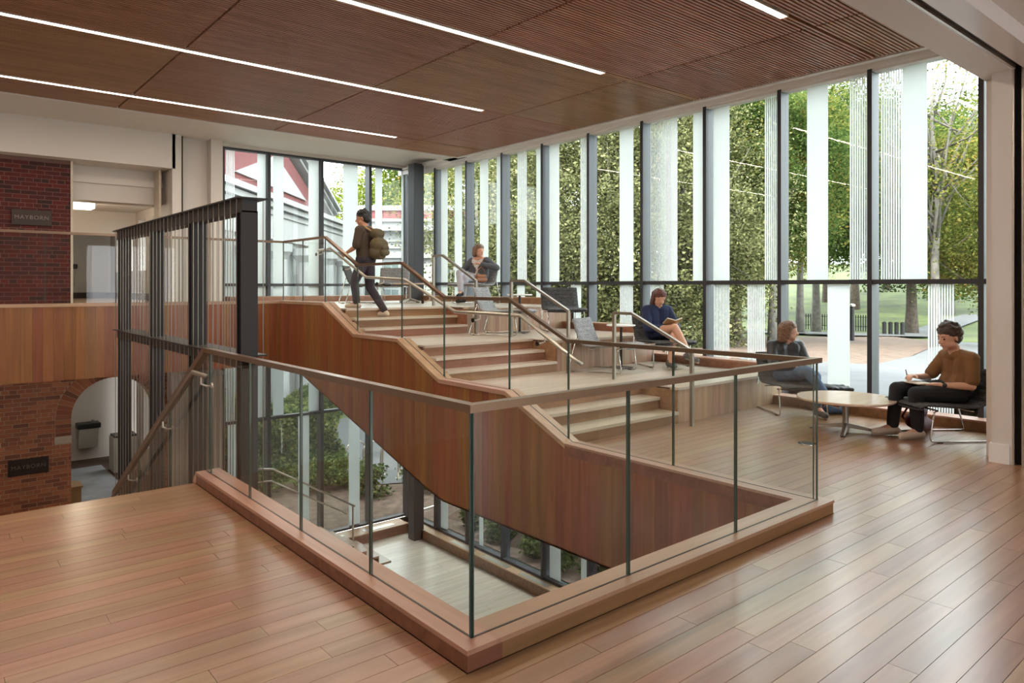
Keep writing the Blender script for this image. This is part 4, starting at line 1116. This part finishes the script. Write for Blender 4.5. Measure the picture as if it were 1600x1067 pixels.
# ---- walking man with backpack
J = dict(pelvis=(0, 0, .92), chest=(0, .02, 1.24), neck=(0, .03, 1.44), head=(0, .06, 1.56), shoL=(-.185, .02, 1.37), shoR=(.185, .02, 1.37),
         elbL=(-.24, .05, 1.11), elbR=(.26, -.03, 1.10), wriL=(-.18, .24, 1.02), wriR=(.22, .12, .92), curlL=(.6,), curlR=(.6,),
         hipL=(-.085, 0, .90), hipR=(.085, 0, .90), kneL=(-.09, .16, .56), kneR=(.09, -.02, .47), ankL=(-.09, .12, .225), ankR=(.09, -.28, .095), toeL=(-.09, .26, .175), toeR=(.09, -.16, .045))
wk, V, T = person('man with olive-brown backpack walking up at the top of the stair', (5.12, 9.42, T3 - .135), (-.55, .83), J, 'skindark', .3, -.15, 1.0)
blob('shirt', torso(V, .016, .9, .03), M['olive'], wk, .008, 3, .003, 14)
blob('trousers', legs(V, .010, .95), M['purplepants'], wk, .008, 3, .003, 14)
for S in 'LR': shoe(V, S, M['beige'], wk)
hair(T, M['hairblack'], wk, 0, 8, .02)
wk.scale = (.93,) * 3
pk = thing('backpack', 'olive-brown backpack on the back of the walking man', 'bag', tuple(Vector(wk.location) + Matrix.Rotation(wk.rotation_euler.z, 3, 'Z') @ Vector((.02, -.18, .95)))); pk.rotation_euler = wk.rotation_euler; pk.scale = (.93,) * 3
blob('bag_body', [((-.08, 0, 0), .11, (.08, 0, 0), .11), ((-.07, .01, .30), .085, (.07, .01, .30), .085), ((-.08, -.02, .12), .115, (.08, -.02, .12), .115)], M['pack'], pk, .011, 3)
blob('front_pocket', [((-.07, -.12, .0), .05, (.07, -.12, .0), .05), ((-.06, -.12, .08), .045, (.06, -.12, .08), .045)], M['pack'], pk, .009, 2)
for s in (-1, 1): link('strap', MB().tube([(s * .09, .06, .33), (s * .115, .19, .42), (s * .11, .31, .32), (s * .13, .30, .15), (s * .12, .1, .0)], .016, 6).mesh('strap', M['tan']), pk)
# ================================================================== OUTSIDE
M['grass'] = plain('lawn_grass', (.050, .066, .010), .95, var=.55, vscale=.35, bump=.5, bscale=8)
M['mulch'] = plain('pine_mulch', (.10, .062, .044), .95, var=.45, vscale=5, bump=.6, bscale=25)
M['concrete'] = plain('pale_concrete', (.080, .079, .082), .85, var=.08, vscale=2)
M['bark'] = plain('bark', (.085, .066, .052), .95, var=.4, vscale=6, bump=.7, bscale=18)
M['barkpale'] = plain('pale_bark', (.13, .115, .10), .95, var=.3, vscale=5, bump=.5, bscale=15)
M['leafA'] = leafmat('maple_leaves', [(.035, .050, .012), (.085, .105, .024), (.150, .165, .040), (.24, .22, .06), (.27, .17, .05)], .30, .5)
M['leafB'] = leafmat('green_leaves', [(.022, .042, .012), (.050, .085, .022), (.095, .135, .038), (.16, .19, .06)], .4, .5)
M['leafC'] = leafmat('holly_leaves', [(.030, .036, .016), (.085, .092, .038), (.20, .20, .09), (.38, .36, .19)], .9, .45)
M['leafY'] = leafmat('bright_leaves', [(.06, .09, .01), (.14, .17, .02), (.22, .24, .04)], .5)
M['hedge'] = leafmat('hedge_leaves', [(.018, .034, .016), (.055, .085, .034), (.13, .16, .055), (.24, .23, .08)], 1.5)
M['bwhite'] = plain('white_limestone', (.33, .325, .32), .8, var=.06, vscale=1)
M['bdark'] = plain('dark_pane', (.10, .13, .13), .2)
M['rbrick'] = plain('campus_brick', (.16, .050, .050), .9, var=.15, vscale=9)

def lerp_tab(T, x):
    for (a, za), (b, zb) in zip(T, T[1:]):
        if x <= b: return za + (zb - za) * max(0, (x - a)) / (b - a)
    return T[-1][1]
def sm(a, b, x):
    t = max(0, min(1, (x - a) / (b - a))); return t * t * (3 - 2 * t)
def ground_z(x, y):
    z = lerp_tab([(8.9, .06), (22, -.5), (38, -1.2), (52, -1.5), (66, -.7), (88, 1.2), (130, 6)], x)
    d = sm(5.2, 7.2, y) * (1 - sm(9.6, 11.6, x)) * 3.9
    z -= d
    if y > 12: q = sm(12, 15, y) * (1 - sm(14, 24, x - .35 * max(0, y - 15))); z = z * (1 - q) + q * (lerp_tab([(0, -3.85), (15, -3.8), (25, -3.5), (60, -2.2), (130, 4)], max(y - 14, x - 10) + 0)) 
    return z
def grid(name, x0, x1, y0, y1, st, m, dz=0.0, par=None):
    nx, ny = int((x1 - x0) / st) + 1, int((y1 - y0) / st) + 1
    v = [(x0 + (x1 - x0) * i / nx, y0 + (y1 - y0) * j / ny, ground_z(x0 + (x1 - x0) * i / nx, y0 + (y1 - y0) * j / ny) + dz) for j in range(ny + 1) for i in range(nx + 1)]
    f = [(j * (nx + 1) + i, j * (nx + 1) + i + 1, (j + 1) * (nx + 1) + i + 1, (j + 1) * (nx + 1) + i) for j in range(ny) for i in range(nx)]
    me = bpy.data.meshes.new(name); me.from_pydata(v, [], f); me.materials.append(m)
    for p in me.polygons: p.use_smooth = True
    return link(name, me, par)
tag(grid('lawn', 8.97, 18, -40, 14.38, .5, M['grass']), kind='structure')
tag(grid('lawn.002', 18, 125, -40, 14.38, 1.2, M['grass']), kind='structure')
tag(MB().box(8.96, 9.02, -4.5, 6.4, -4.2, -.02).build('foundation_wall', M['concrete']), kind='structure')
tag(grid('lawn.001', -30, 125, 14.38, 90, 1.5, M['grass']), kind='structure')
def draped(name, pts, m, dz=.03, par=None):
    """ground patch with an outline, laid on the terrain"""
    bm = bmesh.new(); fv = [bm.verts.new((x, y, 0)) for x, y in pts]; bm.faces.new(fv)
    bmesh.ops.triangulate(bm, faces=bm.faces[:])
    for _ in range(5):
        es = [e for e in bm.edges if e.calc_length() > 1.3]
        if not es: break
        bmesh.ops.subdivide_edges(bm, edges=es, cuts=1); bmesh.ops.triangulate(bm, faces=bm.faces[:])
    for v in bm.verts: v.co.z = ground_z(v.co.x, v.co.y) + dz
    me = bpy.data.meshes.new(name); bm.to_mesh(me); bm.free(); me.materials.append(m)
    return tag(link(name, me, par), kind='structure')
draped('mulch_bed', [(8.98, 5.2), (8.98, 14.3), (13, 14.3), (13.6, 9.2), (11.6, 7.5)], M['mulch'], .05)
draped('mulch_bed.002', [(13.9, 8.75), (15.1, 6.4), (20, 7.5), (27, 9.5), (36, 11.6), (40, 16), (30, 17), (20, 14), (13.4, 11)], M['mulch'], .09)
draped('path', [(8.98, -3), (8.98, 5.1), (11.6, 7.4), (13.8, 8.6), (15.0, 6.3), (20, 7.4), (27, 9.4), (36, 11.5), (36, 9.5), (27, 7.2), (20, 4.0), (18, -3)], M['concrete'], .13)
draped('path.001', [(38, 17.0), (41, 14.5), (52, 17.0), (64, 18), (64, 20), (50, 19.0), (43, 17.2), (36, 24), (34, 23)], M['concrete'], .13)
draped('mulch_bed.001', [(4.4, 14.42), (12, 14.42), (13, 17), (10.5, 18.6), (6, 18.6)], M['mulch'], .03)
draped('terrace', [(8.9, 17.8), (9.6, 16.8), (11.5, 15.9), (14.5, 15.6), (24, 17), (24, 26), (9.9, 26), (9.8, 19.0), (8.9, 18.9)], M['concrete'], .06)

# ---- trees
def leaf_cloud(n, rx, ry, rz, size, clumps, seed, shell=.5):
    rnd = random.Random(seed); C = []
    for _ in range(clumps):
        while True:
            p = Vector((rnd.uniform(-1, 1), rnd.uniform(-1, 1), rnd.uniform(-1, 1)))
            if shell < p.length < 1: break
        C.append((Vector((p.x * rx, p.y * ry, p.z * rz)), rnd.uniform(.55, 1.25)))
    v = []; f = []; cr = (rx * ry * rz) ** (1 / 3) * 1.55 / clumps ** (1 / 3)
    for _ in range(n):
        c, k = C[rnd.randrange(clumps)]
        g = lambda q: max(-1.7, min(1.7, rnd.gauss(0, 1))) * q
        p = c + Vector((g(1), g(1), g(.62))) * cr * .52 * k
        a = Vector((rnd.gauss(0, 1), rnd.gauss(0, 1), rnd.gauss(0, .6))).normalized(); b = a.cross(Vector((rnd.gauss(0, 1), rnd.gauss(0, 1), rnd.gauss(0, 1)))).normalized()
        s = size * rnd.uniform(.6, 1.4); m = len(v)
        v += [p - a * s, p + b * s * .55, p + a * s, p - b * s * .55]; f.append((m, m + 1, m + 2, m + 3))
    return v, f, C
def tree_kind(seed, h, rx, rz, crown0, n, size, clumps, lm, bm_, trunk_r, shell=.5, br=14):
    v, f, C = leaf_cloud(n, rx, rx, rz, size, clumps, seed, shell)
    cz = crown0 + rz
    me = bpy.data.meshes.new('foliage'); me.from_pydata([(p.x, p.y, p.z + cz) for p in v], [], f); me.materials.append(lm)
    rnd = random.Random(seed + 1); mb = MB()
    pts = [Vector((0, 0, -.6))]; k = 6
    for i in range(1, k + 1): pts.append(Vector((rnd.uniform(-.1, .1) * i * .3, rnd.uniform(-.1, .1) * i * .3, (cz + rz * .35) * i / k)))
    mb.tube(pts, [trunk_r * (1.35 if i == 0 else 1 - .13 * i) for i in range(k + 1)], 8)
    for i in range(br):
        c, _ = C[i % len(C)]; e = Vector((c.x, c.y, c.z + cz)); t = rnd.uniform(.35, .95); s = pts[0].lerp(pts[-1], t)
        mid = s.lerp(e, .5) + Vector((rnd.uniform(-.2, .2), rnd.uniform(-.2, .2), -.25)) * rx * .2
        mb.tube([s, mid, e], [trunk_r * .32, trunk_r * .2, trunk_r * .05], 5)
    tm = mb.mesh('trunk', bm_, (0, 0, 0), True)
    return me, tm
KIND = {
    'maple': tree_kind(11, 12, 4.6, 4.6, 2.6, 60000, .075, 110, M['leafA'], M['bark'], .26),
    'green': tree_kind(23, 12, 4.4, 5.0, 3.0, 50000, .09, 90, M['leafB'], M['bark'], .28),
    'holly': tree_kind(31, 9, 3.0, 4.4, .3, 62000, .045, 170, M['leafC'], M['barkpale'], .12, .25, 40),
    'tall': tree_kind(43, 16, 3.6, 5.2, 4.6, 50000, .08, 90, M['leafB'], M['barkpale'], .25),
    'oak': tree_kind(83, 12, 4.8, 4.4, 2.0, 60000, .08, 100, M['leafB'], M['bark'], .32),
    'sparse': tree_kind(57, 14, 4.2, 4.2, 5.2, 11000, .065, 70, M['leafA'], M['barkpale'], .2, .4, 40),
    'bright': tree_kind(61, 11, 4.0, 4.2, 2.0, 40000, .09, 80, M['leafY'], M['bark'], .25),
}
def tree(kind, label, x, y, s=1.0, rot=0.0, sink=0.0, group='trees outside the windows'):
    fm, tm = KIND[kind]
    t = thing('tree', label, 'tree', (x, y, ground_z(x, y) - sink), group); t.scale = (s, s, s); t.rotation_euler = (0, 0, rot)
    link('foliage', fm, t); link('trunk', tm, t); return t
def at_d(x, d):   # a place on the ground by photo column and distance
    r = ray(x); return (r[0] * d, r[1] * d)
for i, (kind, x, d, s, sink, label) in enumerate((
    ('holly', 905, 24, 1.3, 0, 'dense yellow-green tree filling the panes above the charcoal empty chair'),
    ('holly', 985, 23, 1.25, 0, 'dense yellow-green tree filling the panes behind the woman reading'),
    ('holly', 1062, 22, 1.05, 0, 'dense yellow-green tree right of the reading woman'),
    ('holly', 830, 27, 1.35, 0, 'loose yellow-green tree left of the charcoal empty chair panes'),
    ('maple', 1150, 28, .92, 0, 'broad olive-gold maple in the panes right of the reading woman'),
    ('maple', 1095, 36, .95, 0, 'tall olive maple rising behind the dense trees'),
    ('tall', 1275, 44, 1.05, 0, 'green tree with straight trunk above the seated woman in jeans'),
    ('tall', 1207, 25, .62, 0, 'pale-trunked tree just left of the seated woman'),
    ('tall', 1250, 40, .92, 0, 'slim pale-trunked tree behind the seated woman'),
    ('oak', 1424, 42, 1.15, 0, 'spreading green tree with thick trunk beside the bollards'),
    ('maple', 1540, 27, .72, 0, 'leafy olive tree behind the man in brown at the window edge'),
    ('oak', 1480, 58, 1.55, 0, 'large green tree above the path on the right'),
    ('sparse', 1462, 26, .9, 0, 'bare-branched thin tree against the white sky at upper right'),
    ('green', 1335, 66, 1.5, 0, 'dark green tree at the top of the lawn in the middle pane'),
    ('maple', 1180, 60, 1.15, 0, 'olive tree at the far edge of the lawn'),
    ('maple', 1290, 74, 1.25, 0, 'far olive tree at the crest of the lawn in the middle pane'),
    ('maple', 1385, 84, 1.35, 0, 'far tree at the crest of the lawn beside the wide mullion'),
    ('green', 1505, 80, 1.4, 0, 'far green tree at the crest of the lawn above the man'),
    ('bright', 610, 52, 1.3, 0, 'bright yellow-green tree above the brick parapet of the stone building'),
    ('green', 690, 50, 1.1, 0, 'dark green tree seen right of the corner column'),
    ('maple', 755, 40, 1.05, 0, 'olive tree behind the woman in grey jacket'))):
    p = at_d(x, d); tree(kind, label, p[0], p[1], s, i * 1.7, sink)

# ---- street furniture on the lawn
for i, x in enumerate((1381.5, 1391.3, 1400.8, 1410)):
    p = at_d(x, 40 - i * .2); z = ground_z(*p)
    b = thing('bollard', ('dark bollard by the thick-trunked tree, %s from the left' % ('first', 'second', 'third', 'fourth')[i]), 'bollard', (*p, z), 'dark bollards beside the path')
    MB().lathe([(.11, -.3), (.11, .72)], (*p, z), 12).build('post', M['blackmetal'], b)
    MB().lathe([(.13, .72), (.13, .76), (.06, .82)], (*p, z), 12).build('cap', M['blackmetal'], b)
p = at_d(1331, 30); z = ground_z(*p)
lp = thing('path_light', 'slim dark path light post left of the wide window mullion', 'lamp post', (*p, z))
MB().lathe([(.10, -.3), (.10, 1.55)], (*p, z), 12).build('post', M['blackmetal'], lp)
MB().lathe([(.14, 1.55), (.14, 1.62), (.05, 1.66)], (*p, z), 12).build('cap', M['ss'], lp)
p = at_d(1276, 44); z = ground_z(*p)
lp = thing('street_lamp', 'thin dark street lamp on the lawn behind the seated woman', 'lamp post', (*p, z))
MB().tube([(*p, z - .3), (*p, z + 3.2)], [.09, .05], 8).build('pole', M['blackmetal'], lp)
MB().lathe([(.10, 3.2), (.22, 3.5), (.16, 3.62), (.03, 3.72)], (*p, z), 10).build('lantern', M['blackmetal'], lp)
fn = thing('picket_fence', 'low dark fence along the foot of the lawn', 'fence', (*at_d(1290, 48), ground_z(*at_d(1290, 48))))
pa, pb = Vector(at_d(1245, 48)), Vector(at_d(1372, 46)); nfe = 34; rl = []
pm = MB().lathe([(.035, -.2), (.035, 1.05)], (0, 0, 0), 6).mesh('picket', M['blackmetal'])
for i in range(nfe + 1):
    q = pa.lerp(pb, i / nfe); z = ground_z(q.x, q.y); rl.append((q.x, q.y, z))
    link('picket', pm, fn, Vector((q.x, q.y, z)) - fn.location)
for h in (.3, .9): MB().tube([(x, y, z + h) for x, y, z in rl], .025, 5).build('rail', M['blackmetal'], fn)

# ---- shrubs, hedge, bike racks below the back windows
def shrub(label, x, y, r, h, n, lm, size=.05, group='low shrubs in the mulch', name='shrub'):
    z = ground_z(x, y); t = thing(name, label, 'shrub', (x, y, z), group)
    v, f, C = leaf_cloud(n, r, r, h / 2, size, max(6, n // 90), int(x * 97 + y * 31), .2)
    me = bpy.data.meshes.new('foliage'); me.from_pydata([(p.x, p.y, max(.02, p.z + h * .55)) for p in v], [], f); me.materials.append(lm); link('foliage', me, t)
    mb = MB()
    for c, _ in C[:7]: mb.tube([(0, 0, -.1), (c.x * .4, c.y * .4, h * .25), (c.x * .8, c.y * .8, max(.1, c.z + h * .5))], [.012, .009, .004], 4)
    link('stems', mb.mesh('stems', M['bark']), t)
hz = ground_z(7.5, 19.5)
hd = thing('hedge', 'tall clipped evergreen hedge outside the lower back windows', 'hedge', (7.3, 20.3, hz))
rnd = random.Random(5); v = []; f = []
for _ in range(42000):
    x, y, z = rnd.uniform(4.6, 9.6), rnd.uniform(19.2, 21.4), rnd.uniform(0, 1)
    zz = z * (2.05 + .28 * math.sin(x * 2.1) + .15 * math.sin(y * 5))
    if rnd.random() < .75:
        if rnd.random() < .6: y = 19.2 + abs(rnd.gauss(0, .12))
        else: zz = (2.05 + .28 * math.sin(x * 2.1)) - abs(rnd.gauss(0, .12))
    a = Vector((rnd.gauss(0, 1), rnd.gauss(0, 1), rnd.gauss(0, 1))).normalized(); b = a.orthogonal().normalized(); s = rnd.uniform(.04, .075); p = Vector((x + .15 * math.sin(zz * 4), y + .12 * math.sin(x * 3.7), zz)); m = len(v)
    v += [p - a * s, p + b * s * .6, p + a * s, p - b * s * .6]; f.append((m, m + 1, m + 2, m + 3))
me = bpy.data.meshes.new('foliage'); me.from_pydata([(p.x - 7.3, p.y - 20.3, p.z) for p in v], [], f); me.materials.append(M['hedge']); link('foliage', me, hd)
MB().box(4.7, 9.5, 19.5, 21.2, hz - .2, hz + 1.5).build('branches', M['bark'], hd)
for i, (x, y, r, h, label) in enumerate(((8.2, 17.6, .6, .8, 'leafy green shrub at the near foot of the hedge'), (8.75, 17.4, .6, .8, 'leafy green shrub between hedge and bike racks'), (9.0, 16.2, .45, .75, 'small shrub in mulch left of the lower corner mullion'),
        (10.3, 15.7, .5, .85, 'twiggy upright shrub right of the lower corner mullion'), (7.0, 18.3, .7, .7, 'low shrub under the left end of the hedge'))):
    shrub(label, x, y, r, h, 1500, M['leafB'] if i % 2 else M['hedge'])
for i, (x, y, r, h, label) in enumerate(((9.45, 12.5, .22, .45, 'tuft outside the lower window beside the steel column'), (9.45, 11.5, .28, .6, 'dark tuft outside the second lower pane'), (9.5, 10.4, .32, .65, 'feathery grass outside the third lower pane'),
        (9.5, 9.6, .38, .7, 'broad feathery grass outside the fourth lower pane'), (9.5, 8.7, .3, .65, 'feathery grass outside the last lower pane'))):
    shrub(label, x, y, r, h, 1300, M['leafB'], .045, 'plants outside the lower right windows')
def rack(label, x, y):
    z = ground_z(x, y) + .06
    t = thing('bike_rack', label, 'bike rack', (x, y, z), 'hoop bike racks on the terrace')
    pts = [(x - .30, y, z)] + [(x - .30 * math.cos(a * math.pi / 10) * (1 if True else 1), y, z + .72 + .26 * math.sin(a * math.pi / 10)) for a in range(11)] + [(x + .30, y, z)]
    MB().tube(pts, .028, 8).build('hoop', M['ss'], t, True)
    for s in (-1, 1): MB().lathe([(.08, 0), (.08, .012)], (x + s * .30, y, z), 12).build('foot_plate', M['ss'], t)
for i, (x, y) in enumerate([at_d(556 + 27 * k, 19.8) for k in range(5)]):
    rack('steel hoop bike rack, %s from the hedge' % ('first', 'second', 'third', 'fourth', 'fifth')[i], x, y)

# ---- the stone building beyond the back windows (own axes: a = depth, b = sideways, both from the camera point)
FA, RA = Vector((math.cos(YAW), math.sin(YAW), 0)), Vector((math.sin(YAW), -math.cos(YAW), 0))
bd = thing('stone_building', 'white stone classical building with red brick pediment beyond the back windows', 'building', (*(FA * 27 + RA * -9)[:2], -3.5))
ROT = Matrix((( RA.x, FA.x, 0), (RA.y, FA.y, 0), (0, 0, 1)))
def bpart(mb, name, m, par=bd):
    o = MB(); o.v = [tuple(ROT @ Vector(p)) for p in mb.v]; o.f = mb.f
    return o.build(name, m, par)
L0 = -8.1
bpart(MB().box(L0 - 1.2, L0, 18.2, 37, -3.5, 3.1), 'side_wall', M['bwhite'])
bpart(MB().box(L0 - 1.2, L0 + .15, 18.2, 37, 3.1, 3.9), 'entablature', M['bwhite'])
for k in range(3):
    bpart(MB().box(L0, L0 + .2 + .12 * k, 18.2, 37, 3.9 + .22 * k, 4.08 + .22 * k), 'cornice_band', M['bwhite'])
for dd in range(20, 37, 3):
    c = MB().lathe([(.42, 0), (.36, .3), (.34, 2.5), (.30, 5.6), (.38, 5.75), (.46, 5.85), (.46, 6.1)], (L0 + .5, dd, -3.2), 16)
    bpart(c, 'half_column', M['bwhite'])
ped = [(17.0, 4.56), (31.0, 4.56), (24.0, 6.9)]
bpart(MB().prism([(18.2, 4.56), (30.6, 4.56), (24.0, 6.65), (18.2, 4.81)], L0 - .9, L0 + .05, 'X'), 'brick_tympanum', M['rbrick'])
bpart(MB().prism([(20.5, 4.85), (27.5, 4.85), (24.0, 5.95)], L0 + .05, L0 + .12, 'X'), 'tympanum_panel', M['bwhite'])
for (d0, z0), (d1, z1) in (((18.2, 5.03), (24.0, 6.95)), ((31.4, 4.5), (24.0, 6.95))):
    for k in range(3):
        bpart(MB().prism([(d0, z0 + k * .16), (d1, z1 + k * .16), (d1, z1 + k * .16 + .13), (d0, z0 + k * .16 + .13)], L0 - .9, L0 + .25 + .14 * k, 'X'), 'raking_cornice', M['bwhite'])
WD = 37.0
bpart(MB().box(L0, 2, WD, WD + 8, -3.5, 4.4), 'wing_wall', M['bwhite'])
for z0, z1, o in ((4.4, 4.62, .5), (4.62, 4.86, .35), (4.86, 5.0, .55), (3.0, 3.2, .2), (3.5, 3.62, .15), (3.85, 3.95, .12)): bpart(MB().box(L0, 2, WD - o, WD + 8, z0, z1), 'cornice_band', M['bwhite'])
bpart(MB().box(L0, 2, WD + .1, WD + 8, 5.0, 5.5), 'brick_parapet', M['rbrick'])
bpart(MB().box(L0, 2, WD, WD + 8, 5.5, 5.75), 'parapet_coping', M['bwhite'])
for k, l in enumerate((-6.3, -5.2, -3.6, -2.2, -.8)):
    fr = bpart(MB().box(l - .45, l + .45, WD - .06, WD + .05, .6, 2.9), 'window', M['bwhite'])
    for r in range(3):
        for c in (0, 1): bpart(MB().box(l - .38 + c * .4, l - .02 + c * .4, WD - .075, WD, .7 + r * .73, 1.36 + r * .73), 'window_pane', M['bdark'], fr)
